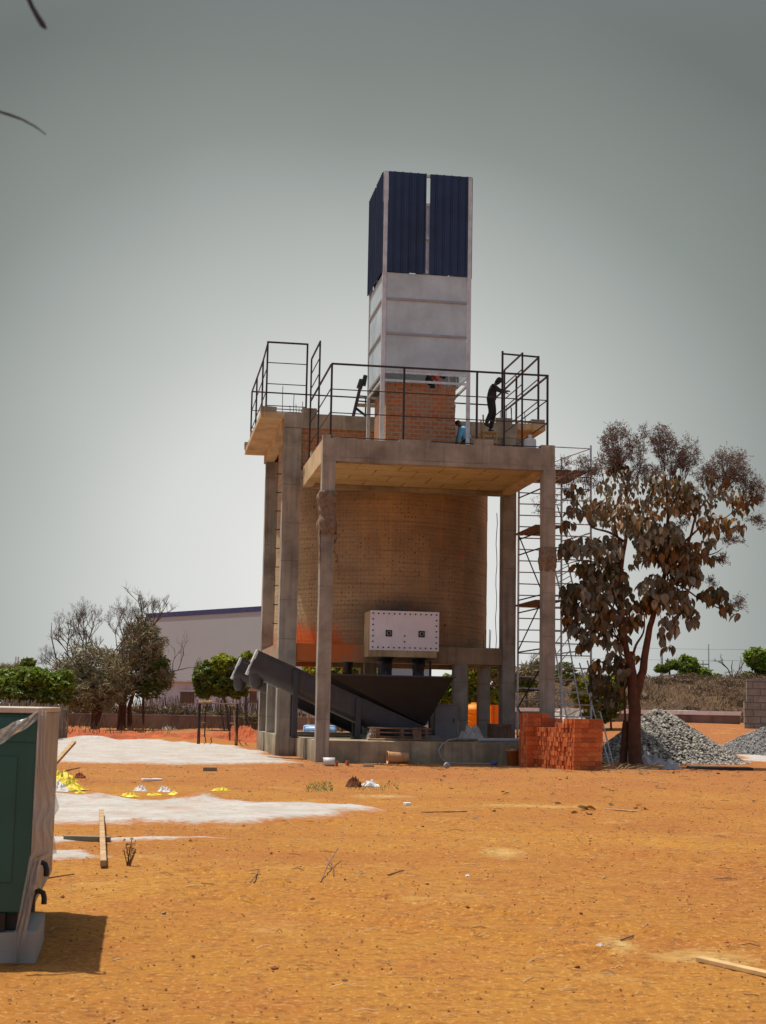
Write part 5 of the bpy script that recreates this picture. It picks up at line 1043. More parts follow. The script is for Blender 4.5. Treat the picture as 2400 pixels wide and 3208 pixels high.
a = at2(447, 2135, 112); b_ = at2(1010, 2135, 108); d = V3(b_.x - a.x, b_.y - a.y, 0); L = d.length; ang = math.atan2(d.y, d.x); zh = a.z
t = thing('small_house', 'low whitewashed house with a barred window in front of the warehouse', 'house', (a.x, a.y, 0), ang)
part(MB().box(0, L, 0, 5, 0, zh), 'wall', M['house'], t); part(MB().box(-.2, L + .2, -.5, 5.2, zh + .01, zh + .12), 'roof', paint('pale_roof_sheet', (.55, .58, .62), .5), t)
for (x0, x1) in ((565, 611), (788, 810)):
    u0 = (at2(x0, 2163, 111).x - a.x) / math.cos(ang); u1 = (at2(x1, 2163, 111).x - a.x) / math.cos(ang); z1 = at2(x0, 2163, 111).z; z0 = at2(x0, 2202, 111).z
    w_ = part(MB().box(u0, u1, -.05, -.002, z0, z1), 'window', paint('brown_window', (.09, .05, .035), .4), t)
    for i in range(4): part(MB().box(u0 + (u1 - u0) * (i + .5) / 4 - .02, u0 + (u1 - u0) * (i + .5) / 4 + .02, -.075, -.051, z0, z1), 'window_bar', M['wood_old'], w_)
    part(MB().box(u0 - .05, u1 + .05, -.12, -.052, z1 - .08, z1 + .02), 'lintel', M['yellow_steel'] if x0 > 700 else M['galv'], w_)
M['wall_p'] = paint('cement_plaster_wall', (.22, .155, .125), .95, 0, .3, .6, bump=.4, dirt=(.07, .05, .04), dirt_amt=.6)
a = at2(214, 2290, 90.5); b_ = at2(1130, 2290, 92); d = V3(b_.x - a.x, b_.y - a.y, 0); L = d.length; t = thing('boundary_wall', 'low brown plastered boundary wall along the back of the site on the left', 'wall', (a.x, a.y, terr(a.x, a.y) - .1), math.atan2(d.y, d.x))
part(MB().cbox(0, L, -.1, .1, 0, .80, .6, .02), 'wall_body', M['wall_p'], t); part(MB().cbox(-.03, L + .03, -.13, .13, .80, .86, .6, .012), 'coping', paint('pale_coping', (.30, .24, .22), .9), t)
a = at2(1560, 2264, 76); b_ = at2(2318, 2264, 74); za, zb_ = terr(a.x, a.y), terr(b_.x, b_.y); d = V3(b_.x - a.x, b_.y - a.y, 0); L = d.length
t = thing('boundary_wall', 'low dark boundary wall with a white top below the dry embankment', 'wall', (a.x, a.y, 0), math.atan2(d.y, d.x))
zt_ = at2(2100, 2238, 75).z; part(MB().cbox(0, L, -.1, .1, .6, zt_, .6, .02), 'wall_body', M['wall_p'], t); part(MB().cbox(-.05, L + .05, -.16, .16, zt_ + .002, zt_ + .20, .6, .015), 'coping', paint('white_coping', (.86, .84, .84), .9, 0, .08, 2, dirt=(.4, .3, .25), dirt_amt=.3), t)
# rubble mound seen through the scaffold
p = at2(1800, 2225, 70); p.z = terr(p.x, p.y) - .05
heap('rubble_mound', 'pale earth and rubble mound behind the scaffold feet', 'mound', p, 3.6, 2.4, .95, paint('pale_rubble', (.42, .37, .32), .95, 0, .4, 2, bump=.8, dirt=(.14, .1, .08), dirt_amt=.6), 12, 'structure', sx=3)
a = at2(2341, 2270, 68); za = terr(a.x, a.y); zt_ = at2(2345, 2127, 68).z
t = thing('block_wall', 'tall grey cement block wall at the right edge of the photo', 'wall', (a.x, a.y, za - .1), math.radians(-6))
part(MB().cbox(0, 7, 0, .22, 0, zt_ - za + .1, .3, .012), 'wall_body', M['block_wall'], t)
part(MB().cbox(-.12, .12, -.05, .26, 0, zt_ - za - .9, .3, .012), 'end_pier', M['block_wall'], t)
t = thing('shed', 'low blue grey shed roof beyond the embankment on the right', 'shed', at2(2212, 2135, 150, 1.0), math.radians(-2)); w_ = 150 / F
part(MB().box(0, 128 * w_, 0, 8, 0, 3.6), 'wall', paint('blue_grey_shed', (.10, .12, .15), .7), t); part(MB().box(-.2, 128 * w_ + .2, -.3, 8.2, 3.602, 3.8), 'roof', paint('shed_roof', (.07, .08, .10), .6), t)
# poles, wires, pylon
def pole(label, px, top, Y, arms=(), r=.09):
    p = at2(px, 2200, Y); p.z = terr(p.x, min(p.y, 300)) if Y > 135 else hill_z(p.x, p.y); zt = atY(px, top, Y).z - p.z; t = thing('utility_pole', label, 'pole', p)
    part(MB().tube([(0, 0, 0), (0, 0, zt)], [r, r * .7], 8), 'pole_shaft', M['galv'], t)
    for (dz, w_) in arms: part(MB().box(-w_, w_, -.04, .04, zt - dz - .04, zt - dz + .04), 'crossarm', M['dark_steel'], t)
    return t
pole('tall thin pole with two crossarms right of the green bush', 2222, 2018, 128, ((3.1, .8), (1.3 + 3.1, 1.0)), .07)
pole('short dark pole just left of the tall pole', 2204, 2070, 128, ((.8, .9), (.3, .5)), .07)
pole('pale bare post rising beside the papaya like plant', 2074, 2040, 104, (), .12)
for (y0, y1, lab) in ((2020, 2035, 'upper power line crossing the right horizon'), (2058, 2068, 'lower power line crossing the right horizon')):
    pts = [atY(1700 + i * 90, y0 + (y1 - y0) * i / 9 + 5 * math.sin(i / 9 * 3.14), 130) for i in range(11)]; tubething('power_line', lab, 'wire', pts, .012, M['rebar'], 'wire', 3)
p = at2(47, 2200, 400); t = thing('lattice_pylon', 'tiny lattice pylon on the far left horizon', 'pylon', (p.x, p.y, 0)); zt = atY(47, 2057, 400).z
for sx_ in (-1, 1):
    for sy_ in (-1, 1): part(MB().bar((sx_ * 1.0, sy_ * 1.0, 0), (sx_ * .35, sy_ * .35, zt), .14), 'leg', M['galv'], t)
for i in range(9): z = zt * i / 9; w_ = 1.0 - .65 * i / 9; part(MB().bar((-w_, -w_, z), (w_, -w_, z + zt / 9), .08), 'brace', M['galv'], t)
# stick fence
mb = MB(); random.seed(14)
for i in range(46):      # scrub behind and along the left wall
    x = -22 + 17 * i / 45; c = V3(x + ru(-.3, .3), ru(91.5, 94), .75 + ru(-.1, .35)); mb.mi = random.choice((0, 0, 1)); cloud(mb, c, ru(.6, 1.0), .8, ru(.4, .8), 200, .11, i * 1.3, .3, True)
    for _ in range(26): p = V3(c.x + ru(-.8, .8), c.y + ru(-.6, .6), .1); mb.mi = 0; mb.tube([p, p + V3(ru(-.4, .4), 0, ru(.8, 2.1))], .016, 3, False)
tag(mb.build('scrub', [M['strawm'], M['olive']]), 'dry brown scrub growing behind the low left boundary wall', 'scrub', kind='stuff')
t = thing('stick_fence', 'leaning fence of grey sticks and palm stalks behind the green container', 'fence', (-18, 50, 0))
fm = paint('grey_fence_sticks', (.20, .155, .12), .95, 0, .4, 4); mb = MB((-18, 50, 0)); random.seed(4)
fp0, fp1 = V3(atY(-60, 2300, 50).x, 50, 0), V3(atY(208, 2300, 61).x, 61, 0)
for i in range(120):
    k = i / 119; p = lerp(fp0, fp1, k) + V3(0, ru(-.08, .08), 0); h = (1.62 if k < .6 else 1.5) + ru(-.1, .1); p.z = terr(p.x, p.y) - .1
    mb.tube([p, p + V3(ru(-.04, .04), 0, h * .5), p + V3(ru(-.1, .1), ru(-.05, .05), h)], [.035, .03, .022], 5)
mb.build('fence_sticks', fm, t)
mb = MB((-18, 50, 0))
for z in (.45, 1.25): mb.tube([lerp(fp0, fp1, k / 8) + V3(0, -.08, z + ru(-.05, .05)) for k in range(9)], .025, 5)
mb.build('fence_rail', fm, t)
# red soil bank in front of the left wall
vs = []; nxx, nyy = 200, 26
for j in range(nyy + 1):
    for i in range(nxx + 1):
        x = -17.5 + 13.5 * i / nxx; y = 61.5 + 9 * j / nyy; e = min(i / 8, (nxx - i) / 8, j / 3, (nyy - j) / 3, 1); z = terr(x, y) - .04 + e * (.10 + .30 * abs(noise.fractal(Vector((x * .5, y * .4, 6)), .8, 2, 5)))
        z += .48 * math.exp(-((x + 5.9) ** 2 / .7 + (y - 64) ** 2 / 2)) * (1 + .9 * noise.fractal(Vector((x * 3, y * 2, 1)), .8, 2, 4)); vs.append((x, y, z))
mb = MB(); mb.add(vs, [(j * (nxx + 1) + i, j * (nxx + 1) + i + 1, (j + 1) * (nxx + 1) + i + 1, (j + 1) * (nxx + 1) + i) for j in range(nyy) for i in range(nxx)], False)
tag(mb.build('soil_bank', paint('fresh_red_soil', (.34, .075, .018), 1, 0, .35, 1.4, bump=1, dirt=(.22, .045, .012), dirt_amt=.6)), 'bank of fresh red soil heaped in front of the left boundary wall', 'soil', kind='stuff')
# rebar cage frame standing on the sand
t = thing('rebar_frame', 'open frame of rusty reinforcing bars and bamboo standing on the bright sand', 'frame', gnd(622, 2337))
o0 = t.location.copy()
def fpt(px, py, Y): return atY(px, py, Y) - o0
yF, yB = 56, 62
for (px, Y) in ((622, yF), (627, yF), (740, yF), (745, yF), (643, yB), (722, yB)):
    a = fpt(px, 2250, Y); part(MB().tube([V3(a.x, a.y, 0), V3(a.x + ru(-.02, .02), a.y, 1.6 if Y < 60 else 1.5)], .028, 6), 'upright', M['rail'], t)
xl, xr = fpt(622, 2250, yF).x, fpt(745, 2250, yF).x; yb_ = yB - o0.y; yf_ = yF - o0.y
for (p, q) in (((xl, yf_, 1.6), (xr, yf_, 1.58)), ((xl, yf_, 1.6), (fpt(643, 2250, yB).x, yb_, 1.5)), ((xr, yf_, 1.58), (fpt(722, 2250, yB).x, yb_, 1.5)), ((xl, yf_, .85), (fpt(643, 2250, yB).x, yb_, .8)), ((xr, yf_, .85), (fpt(722, 2250, yB).x, yb_, .8))): part(MB().tube([p, q], .024, 6), 'crossbar', M['wood_old'], t)
part(MB().tube([(xr - .15, yf_ - .05, 1.35), (xr - .02, yf_ - .05, .1)], .035, 6), 'bamboo', M['wood'], t); part(MB().tube([(xl, yf_ - .02, 1.63), (xl + .5, yf_, 1.66)], .05, 6), 'bamboo', M['wood'], t)
t = smallbox('flat_stone', 'flat grey stone on the sand under the reinforcing bar frame', 'stone', gnd(675, 2337), .33, .2, .05, M['conc_plinth'])
# ------------------------------------------------------------------ scaffold
t = sthing('scaffold_tower', 'tall pipe scaffold tower with ladder rungs between the right columns and the big tree', 'scaffold', 7.9, 4.0, 0); sb = {'a': V3(-.92, 1.0, 0), 'b': V3(-.68, -1.0, 0), 'c': V3(.86, -1.0, 0), 'd': V3(.5, 1.0, 0)}
gm = M['galv']
def sc(k, z): return sb[k] + V3(0, 0, z)
for k, z1 in (('a', 9.0), ('b', 9.1), ('c', 9.75), ('d', 9.7)): part(MB().tube([sc(k, .02), sc(k, z1)], .034, 8), 'standard', gm, t)
random.seed(6)
for (p, q, z0) in (('b', 'c', .62), ('a', 'd', .75)):
    z = z0
    while z < 8.9: part(MB().tube([sc(p, z), sc(q, z + ru(-.02, .02))], .021, 6), 'rung', gm, t); z += .368
for z in (.7, 2.1, 3.35, 4.6, 5.0, 6.45, 6.95, 8.3): part(MB().tube([sc('a', z), sc('b', z + .05)], .022, 6), 'side_brace', M['rail'], t); part(MB().tube([sc('d', z), sc('c', z + .05)], .022, 6), 'side_brace', gm, t)
for (p, z0, q, z1) in (('b', 5.1, 'a', 7.1), ('a', 1.6, 'b', .4), ('a', 3.4, 'b', 4.9), ('b', 2.9, 'a', 1.6)): part(MB().tube([sc(p, z0), sc(q, z1)], .022, 6), 'diagonal', M['rail'], t)
for (p, q) in (('b', 'c'), ('c', 'd'), ('a', 'd')): part(MB().tube([sc(p, 9.65 if p != 'a' else 9.0), sc(q, 9.65)], .022, 6), 'guard_bar', gm, t)
part(MB().tube([sc('c', 9.0), sc('d', 9.6)], .02, 6), 'guard_bar', gm, t)
for z, n_ in ((8.85, 6), (7.12, 3), (4.82, 3)):
    for i in range(n_): x = -.95 + i * .29; part(MB().box(x + ru(-.03, .03), x + .24, -1.25, 1.3, z + .004 * i, z + .045 + .004 * i), 'deck_plank', M['wood_old'], t)
def zpx(x, y): return (1600 + x / 2.457, 1500 + y / 2.457)
def ladder(label, L0, L1, R0, R1, v0, v1, n, mat, grp='steel ladders leaning on the scaffold'):
    A0_, A1_, B0_, B1_ = sol(*L0, 1, v0), sol(*L1, 1, v1), sol(*R0, 1, v0), sol(*R1, 1, v1)
    for q in (A0_, B0_): q.y = v0
    for q in (A1_, B1_): q.y = v1
    for (p, q) in ((A0_, A1_), (B0_, B1_)):   # run the stiles on down to the ground
        w_ = S(q.x, q.y, 0); g_ = terr(w_.x, w_.y)
        if q.z > g_ and q.z < 2.2: s_ = (g_ - p.z) / (q.z - p.z); q.x, q.y, q.z = lerp(p, q, s_)
    t = sthing('steel_ladder', label, 'ladder', A1_.x, A1_.y, max(0, A1_.z), grp); o_ = V3(A1_.x, A1_.y, max(0, A1_.z))
    for (p, q) in ((A0_, A1_), (B0_, B1_)): part(MB(o_).tube([p, q], .024, 6), 'stile', mat, t)
    for i in range(n): k = (i + .5) / n; part(MB(o_).tube([lerp(A0_, A1_, k), lerp(B0_, B1_, k)], .014, 5), 'rung', mat, t)
ladder('steel ladder leaning against the lower scaffold, nearest the right column', zpx(330, 1240), zpx(435, 1870), zpx(420, 1100), zpx(540, 1800), 2.9, 1.9, 12, gm)
ladder('steel ladder leaning against the scaffold, furthest right behind the tree', zpx(530, 1420), zpx(655, 1840), zpx(590, 1400), zpx(700, 1840), 2.9, 1.6, 7, gm)
ladder('short steel ladder tied to the middle of the scaffold', zpx(340, 700), zpx(430, 1060), zpx(440, 650), zpx(520, 1000), 2.95, 2.6, 9, gm)
# ------------------------------------------------------------------ green container
C0 = V3(-1.92, 8.57, 0); t = thing('green_container', 'dark green boxed machine wrapped in loose plastic on a concrete block at the left edge', 'container', C0, YAW)
M['green'] = paint('deep_green_paint', (.008, .088, .072), .3, 0, .35, .8, bump=.10, dirt=(.03, .12, .10), dirt_amt=.6); M['cream'] = paint('cream_frame', (.55, .47, .38), .6, 0, .15, 4, dirt=(.35, .22, .12), dirt_amt=.5)
z0, z1, xr = .27, 1.43, -.055
part(MB().box(-2.2, xr, .03, 2.2, z0, z1 - .035), 'body', M['green'], t, .008)
part(MB().box(-2.25, xr + .012, .0, 2.25, z1 - .033, z1), 'lid', M['cream'], t, .004); part(MB().box(xr, xr + .01, .035, 2.2, z0, z1 - .036), 'side_frame', paint('dusty_side_frame', (.36, .32, .27), .6, 0, .25, 4, dirt=(.2, .13, .08), dirt_amt=.6), t)
dr = part(MB().box(-1.4, xr - .10, .018, .029, z0 + .17, z1 - .28), 'door', M['green'], t, .003)
part(MB().box(-.32, -.29, .005, .017, z0 + .45, z0 + .62), 'latch', M['dark_steel'], dr)
part(MB().box(-1.4, xr - .004, .020, .0292, z1 - .20, z1 - .055), 'top_panel', M['green'], t, .003)
part(MB().box(-2.2, xr - .06, .10, 2.1, .17, z0), 'skid', M['black'], t)
for x in (-.28,): part(MB().box(x, x + .10, .03, .10, .17, z0), 'skid_foot', M['dark_steel'], t)
def hook(z, k): 
    pts = [V3(.02, 0, -.10), V3(.02, 0, .0), V3(.03, 0, .035), V3(.06, 0, .05), V3(.09, 0, .035), V3(.10, 0, .0), V3(.10, 0, -.045)]
    part(MB().tube([p * k + V3(xr + .0, .15, z) for p in pts], .016, 8), 'lifting_hook', M['black'], t)
hook(.50, .85); hook(.34, .8)
smb = MB().cbox(-2.1, 0, 0, .8, -.06, .165, .2, .004).build('concrete_block', paint('pale_concrete_block', (.36, .335, .29), .9, 0, .12, 3), None, C0 + V3(0, 0, 0), .004, YAW); tag(smb, 'grey concrete block carrying the green boxed machine', 'block')
def plasticmat():
    m, t_, p, o = newmat('clear_stretch_plastic'); N = NT(t_); p.inputs['Base Color'].default_value = (.80, .74, .68, 1); p.inputs['Roughness'].default_value = .3; tr = N.n('BsdfTransparent'); tl_ = N.n('BsdfTranslucent'); tl_.inputs[0].default_value = (.5, .42, .34, 1); m1 = N.n('MixShader'); m1.inputs[0].default_value = .4; m2 = N.n('MixShader')
    N.l(N.ramp(N.noise(N.coord(scale=(3, 3, 1)), 4, 4, .6), [(.3, .2), (.7, .55)]), m2.inputs[0]); N.l(p.outputs[0], m1.inputs[1]); N.l(tl_.outputs[0], m1.inputs[2]); N.l(m1.outputs[0], m2.inputs[1]); N.l(tr.outputs[0], m2.inputs[2]); N.l(m2.outputs[0], o.inputs[0]); return m
M['plastic'] = plasticmat()
pt = thing('plastic_wrap', 'torn clear plastic wrap hanging off the corner of the green boxed machine', 'plastic wrap', C0 + V3(0, 0, z1), 0)
rows = [(2225, 120, 146), (2300, 116, 142), (2395, 112, 142), (2450, 108, 164), (2500, 106, 178), (2532, 106, 186), (2560, 103, 168), (2590, 101, 160), (2630, 100, 172), (2668, 98, 178), (2690, 92, 130), (2740, 84, 118), (2800, 72, 108), (2860, 60, 96), (2920, 46, 84), (2965, 44, 74), (3022, 50, 58)]
mb = MB(pt.location); vs = []; nc = 9
for i, (y, l_, r__) in enumerate(rows):
    for k in range(nc):
        px = l_ + (r__ - l_) * k / (nc - 1); vs.append(atY(px, y + (6 * math.sin(k * 1.3 + i) if i > 8 else 0), 8.50 + .03 * math.sin(k * 2.2 + i * .7) - .02 * math.sin(i * 1.1) - .0))
mb.add(vs, [(i * nc + k, (i + 1) * nc + k, (i + 1) * nc + k + 1, i * nc + k + 1) for i in range(len(rows) - 1) for k in range(nc - 1)], True); o = mb.build('hanging_flap', M['plastic'], pt)
mb = MB(pt.location); vs = []
for i in range(16):
    k = i / 15; 
    for j in range(5): vs.append(atY(-70 + 205 * k, 2345 - 110 * k + (j - 2) * (6 + 9 * (1 - k)) + 3 * math.sin(i * 1.3), 8.33 + .25 * k - .02 * math.cos(j * 1.6 + i)))
mb.add(vs, [(i * 5 + j, (i + 1) * 5 + j, (i + 1) * 5 + j + 1, i * 5 + j + 1) for i in range(15) for j in range(4)], True); mb.build('stretched_band', M['plastic'], pt)
# ------------------------------------------------------------------ loose things on the ground
def gz(px, py, dz=0): p = gnd(px, py); p.z = terr(p.x, p.y) + dz; return p
plank('grey batten lying crosswise under the pale one on the sand', gz(200, 2637, .03), gz(345, 2640, .03), .07, .05, paint('grey_batten', (.20, .19, .15), .9), 'crossed timber battens')
plank('pale timber batten pointing away across the grey one', gz(323, 2722, .05), gz(316, 2568, .10), .055, .055, M['wood'], 'crossed timber battens')
plank('fresh sawn batten at the lower right corner of the photo', gz(2190, 3012, .015), gz(2450, 3072, .015), .06, .028, paint('fresh_batten', (.52, .34, .15), .8, 0, .2, 6))
plank('rough branch like pole leaning up beside the green container', V3(*gnd(128, 2440)) + V3(0, 0, .0), V3(*atY(232, 2325, 34.5)), .09, .07, M['wood'])
t = thing('fallen_bucket', 'tan plastic bucket lying on its side in front of the plinth', 'bucket', gz(1245, 2393), math.radians(12))
part(MB().lathe([(0, .30), (.13, .30), (.135, .29), (.165, -.24), (.175, -.26), (.185, -.26), (.185, -.29), (.165, -.29), (.155, -.24), (.12, .26), (0, .27)], 24, (0, 0, .17), 'x'), 'bucket_shell', M['bucket'], t)
t = thing('pail', 'dirty orange plastic pail standing between the plinth and the brick stack', 'bucket', gz(1607, 2399), .3)
part(MB().lathe([(0, .0), (.15, .0), (.19, .40), (.20, .40), (.20, .43), (.18, .43), (.14, .02), (0, .02)], 24), 'pail_shell', M['bucket_o'], t)
part(MB().tube([(-.19, 0, .40), (-.15, -.04, .52), (-.08, -.06, .58), (.0, -.05, .50), (.19, 0, .40)], .012, 6), 'handle', M['bucket_o'], t)
part(MB().lathe([(0, .12), (.07, .11), (.12, .05), (.17, .0), (0, 0)], 14, (0, 0, .36)), 'cement_lump', M['conc_plinth'], t)
t = thing('short_pipe', 'short white pipe piece with a dark open end at the left plinth corner', 'pipe', gz(1030, 2400), .15)
part(MB().lathe([(.095, -.15), (.11, -.15), (.11, .15), (.095, .15), (.09, .14), (.09, -.14)], 20, (0, 0, .11), 'x'), 'pipe_ring', M['white_plastic'], t); part(MB().lathe([(0, .10), (.089, .10)], 18, (0, 0, .11), 'x'), 'pipe_bore', M['black'], t)
t = thing('tape_roll', 'small grey round roll lying on the earth in front of the plinth', 'roll', gz(1400, 2408), .4)
part(MB().lathe([(.03, -.04), (.075, -.045), (.08, 0), (.075, .045), (.03, .04), (.03, -.04)], 18, (0, 0, .08), 'y'), 'roll_body', M['pvc'], t)
t = thing('blue_cup', 'small blue plastic tub by the foot of the plinth', 'tub', gz(1548, 2398), .2)
part(MB().lathe([(0, 0), (.07, 0), (.09, .09), (.08, .09), (.065, .01), (0, .01)], 16), 'tub_body', paint('blue_tub', (.03, .07, .35), .4), t)
heap('white_sack', 'small white sack lying on the earth in front of the fallen bucket', 'sack', gz(1158, 2464), .38, .25, .12, M['sack_w'], 5)
heap('earth_clod', 'dark red lump of earth with dry grass left of the white sack', 'clod', gz(1108, 2466), .3, .25, .24, paint('dark_red_clod', (.16, .05, .015), 1, 0, .4, 8, bump=1), 7, sx=3)
heap('earth_clod', 'dark red lump of earth beside the heap of yellow bags', 'clod', gz(250, 2440), .22, .2, .14, paint('red_clod', (.24, .07, .02), 1, 0, .4, 8, bump=1), 9, sx=3)
for i, (px, py, w_, d_, h, s_, lab, mt) in enumerate(((190, 2448, .55, .45, .22, 21, 'crumpled yellow bag at the top of the heap beside the container', 'sack_y'), (215, 2475, .55, .4, .2, 22, 'crumpled yellow bag low in the heap beside the container', 'sack_y'), (255, 2492, .45, .3, .1, 23, 'flat yellow bag trailing right from the heap beside the container', 'sack_y'),
        (170, 2478, .5, .4, .18, 24, 'white and yellow bag half hidden by the plastic wrap', 'sack_w'), (405, 2493, .34, .2, .09, 25, 'yellow bag with a dark fold at the back rim of the near sand', 'sack_y'), (440, 2478, .24, .16, .10, 26, 'pale yellow bag standing behind the dark folded one', 'sack_w'), (482, 2490, .34, .14, .04, 27, 'flat yellow strip of bag on the rim of the near sand', 'sack_y'), (515, 2482, .24, .16, .10, 28, 'white crumpled bag at the right end of the bag litter', 'sack_w'),
        (545, 2490, .3, .2, .05, 29, 'small flat yellow scrap next to the white crumpled bag', 'sack_y'), (690, 2478, .4, .2, .05, 30, 'small yellow scrap behind the sand crest', 'sack_y'), (468, 2309, .9, .6, .2, 31, 'yellow scrap on the red soil bank', 'sack_y'), (350, 2280, .9, .5, .3, 32, 'pale lump on the red soil bank near the wall', 'sheet'), (530, 2288, 1.1, .5, .25, 33, 'small pale scrap right of the lump near the wall', 'sheet'), (645, 2284, 1.0, .5, .2, 34, 'white scrap behind the reinforcing bar frame', 'sack_w'), (186, 2312, .9, .6, .15, 35, 'pale stone slab by the stick fence', 'sheet'))):
    heap('crumpled_bag', lab, 'bag', gz(px, py), w_, d_, h, M[mt], s_, group='bags and scraps lying about', rz=ru(0, 3), sx=2.4)
smallbox('half_block', 'single grey half block lying on the red earth between the two sand beds', 'block', gz(658, 2414), .16, .1, .09, M['conc_plinth'], .1)
smallbox('half_block', 'flat pale slab piece lying on the earth above the near sand bed', 'block', gz(475, 2447), .20, .06, .04, M['sack_w'], .5)
smallbox('half_block', 'grey block piece lying in front of the fallen bucket', 'block', gz(1155, 2402), .14, .05, .05, M['conc_plinth'], .0)
smallbox('half_block', 'small pale cube on the earth in the middle distance', 'block', gz(1276, 2520), .05, .05, .05, M['sack_w'], .5)
random.seed(31)
for i, (px, py) in enumerate(((1055, 2400), (1086, 2398))):
    o = bpy.data.objects.new('loose_brick', bmesh[i]); link(o); o.location = gz(px, py, .01); o.rotation_euler = (1.57, 0, ru(0, 3)); tag(o, ('broken red brick nearest the short white pipe', 'broken red brick between the short pipe and the fallen bucket')[i], 'brick')
lb = MB(); bigleaf(lb, (0, 0, .05), .22, .11, 0, .2, .6); bigleaf(lb, (.12, 0, .04), .18, .1, .5, -.1, -.5); o = lb.build('dry_leaf', [M['leaf1']], None, gz(1810, 2534)); tag(o, 'large curled dark dry leaf lying alone on the orange ground', 'leaf')
lb = MB(); bigleaf(lb, (0, 0, .05), .09, .09, 2.5, .2, .3); o = lb.build('yellow_leaf', [M['leaf3']], None, gz(1840, 2534)); tag(o, 'small yellow leaf touching the large curled dark one', 'leaf')
heap('paper_scrap', 'crumpled white paper scrap on the lower right ground', 'scrap', gz(1880, 2970), .06, .05, .03, M['sack_w'], 41)
heap('paper_scrap', 'tiny white scrap on the ground left of centre', 'scrap', gz(1465, 2752), .04, .04, .02, M['sack_w'], 42)
heap('sheet_metal_scrap', 'bent grey sheet scrap at the foot of the gravel heap right of the trunk', 'scrap', gz(2040, 2396), .9, .5, .35, M['pvc'], 43)
heap('sheet_metal_scrap', 'second bent grey sheet scrap right of the first', 'scrap', gz(2105, 2410), .5, .4, .28, M['pvc'], 45)
t = smallbox('dark_board', 'dark flat board lying in front of the gravel heap', 'board', gz(2255, 2412), .85, .3, .08, M['black'], -.02)
# stems, sticks
def stick(label, pts, r, mat='wood_old', name='stick'):
    P = [gz(x, y, dz) for x, y, dz in pts]; tubething(name, label, 'stick', P, r, M[mat], 'stick_length', 5)
stick('forked dry stick, long arm, on the ground left of centre', [(1005, 2768, .01), (1025, 2735, .05), (1058, 2695, .12)], .006)
stick('forked dry stick, short arm, leaning on the long one', [(1045, 2752, .01), (1042, 2725, .03), (1022, 2708, .06)], .005)
stick('short dark stick right of the forked one', [(1215, 2750, .01), (1262, 2738, .02)], .007)
stick('short dry stick in the lower right ground', [(1945, 2952, .01), (1985, 2938, .015)], .006)
stick('thin pale stick lying across the middle ground', [(1320, 2538, .01), (1462, 2534, .012)], .012, 'wood')
stick('thin pale stick right of the big curled leaf', [(1895, 2534, .01), (1995, 2540, .012)], .012, 'wood')
stick('dark dry stem left of the forked stick', [(785, 2770, .01), (812, 2742, .03)], .006)
stick('thin twig lying by the container shadow', [(150, 2757, .01), (232, 2748, .015)], .006)
t = thing('dry_weed_stem', 'small upright dry brown weed stem right of the pale batten', 'weed', gz(402, 2712)); mb = MB()
for i in range(9): mb.tube([(ru(-.02, .02), 0, 0), (ru(-.05, .06), ru(-.02, .02), ru(.08, .26))], .004, 4)
for i in range(40): mb.rock((ru(-.05, .06), ru(-.03, .03), ru(.06, .25)), .01)
mb.build('stem', M['leaf1'], t)
t = thing('green_sprig', 'little green sprig growing at the foot of the brick stack', 'plant', gz(1860, 2398)); mb = MB(); mb.tube([(0, 0, 0), (.05, 0, .25), (-.05, 0, .45)], .008, 5); mb.build('stem', M['wood'], t); mb = MB(); cloud(mb, (-.02, 0, .48), .16, .12, .12, 40, .05); mb.build('leaves', M['green_c'], t)
# foreground twigs of an overhead branch, close to the lens
tubething('twig_tip', 'blurred thick twig tip poking in at the top left corner', 'twig', [atY(20, -160, 2.3), atY(70, -50, 2.3), atY(100, 20, 2.3), atY(120, 55, 2.3), atY(134, 78, 2.3), atY(144, 90, 2.3)], [.0048, .0042, .0038, .0046, .0050, .002], M['twig_dark'], 'twig_stem', 8)
tubething('twig_tip', 'thin curved twig tip at the left edge below the thick one', 'twig', [atY(-90, 320, 2.6), atY(-20, 343, 2.6), atY(33, 360, 2.6), atY(70, 374, 2.6), atY(110, 396, 2.6), atY(144, 421, 2.6)], [.0030, .0026, .0032, .0022, .0018, .0010], M['twig_dark'], 'twig_stem', 8)
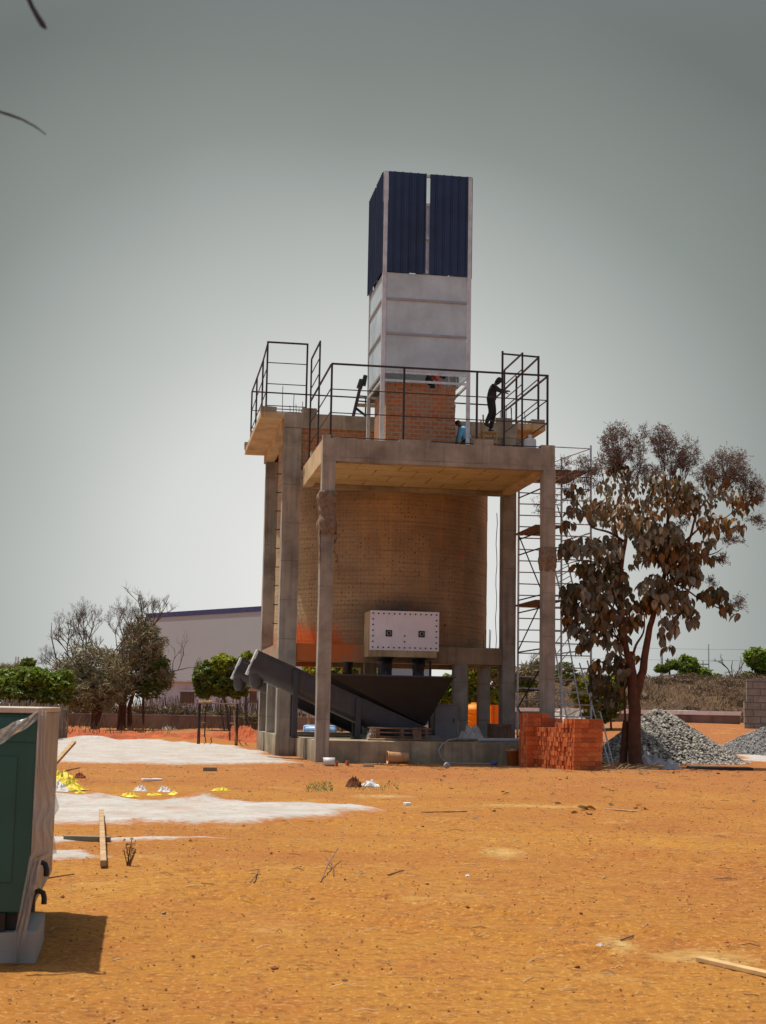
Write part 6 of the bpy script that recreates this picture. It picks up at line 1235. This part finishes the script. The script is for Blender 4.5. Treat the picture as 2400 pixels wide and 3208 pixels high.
# small litter: pebbles, clods, twigs
random.seed(77); mb = MB()
for _ in range(5200):
    y = 6.3 * (1 + 5.8 * rnd() ** 1.3); x = ru(-.36, .36) * y; s_ = ru(.003, .008) * (1 + y * .04) * (2.4 if rnd() < .03 else 1)
    if x < -1.5 and y < 10.8 and x < -2.0: continue
    mb.rock((x, y, terr(x, y) + s_ * .1 + .004), s_, .6)
def litmat():
    m, t_, p, o = newmat('crumbs_of_earth_and_stone'); N = NT(t_); g_ = N.n('NewGeometry'); N.l(N.ramp(g_.outputs['Random Per Island'], [(0, (.20, .06, .014)), (.6, (.30, .10, .024)), (.86, (.10, .035, .014)), (.95, (.36, .24, .14)), (1, (.5, .43, .36))]), p.inputs['Base Color']); p.inputs['Roughness'].default_value = 1; return m
tag(mb.build('pebbles', litmat()), 'crumbs of earth and small stones scattered over the orange ground', 'pebbles', kind='stuff')
mb = MB()
for _ in range(900):
    y = 7 * (1 + 5 * rnd()); x = ru(-.33, .33) * y
    if rnd() < .35: x, y = ru(-3.5, 9), ru(37, 41)
    a = ru(0, 3.14); L = ru(.03, .14) * (1 + y * .02); p = V3(x, y, terr(x, y) + .008); d = V3(math.cos(a), math.sin(a), 0) * L
    mb.tube([p, p + d * .5 + V3(0, 0, ru(0, .02)), p + d], [.0028 + y * .00008] * 3, 3, False)
for _ in range(260):
    p = gz(ru(1790, 2050), ru(2385, 2412), .02); a = ru(0, 3.14); L = ru(.15, .5); mb.tube([p, p + V3(math.cos(a) * L, math.sin(a) * L * .6, ru(0, .12))], .007, 3, False)
tag(mb.build('twig_litter', M['wood']), 'dry twigs and straw scattered over the ground', 'twigs', kind='stuff')
mb = MB()
for _ in range(70):
    p = gz(ru(1800, 2330), ru(2390, 2425), .03) if rnd() < .7 else gz(ru(1300, 2400), ru(2420, 2560), .02); bigleaf(mb, p, ru(.08, .2), ru(.06, .12), ru(0, 6.28), ru(-.2, .3), ru(-.4, .4))
tag(mb.build('fallen_leaves', [M['leaf1']]), 'fallen dry leaves lying around the foot of the big tree', 'leaves', kind='stuff')
mb = MB()
for _ in range(420):
    if rnd() < .4: p = gz(ru(960, 1040), ru(2455, 2480))
    elif rnd() < .5: p = gz(ru(1090, 1250), ru(2455, 2475))
    else: p = gz(ru(1900, 1960), ru(2378, 2392))
    h = ru(.02, .07); a = ru(0, 6.28); mb.add([p, p + V3(.015, 0, 0), p + V3(math.cos(a) * h, math.sin(a) * h, h)], [(0, 1, 2)])
tag(mb.build('grass_tufts', M['green_b']), 'low dull green grass tufts on the earth in front of the building', 'grass', kind='stuff')
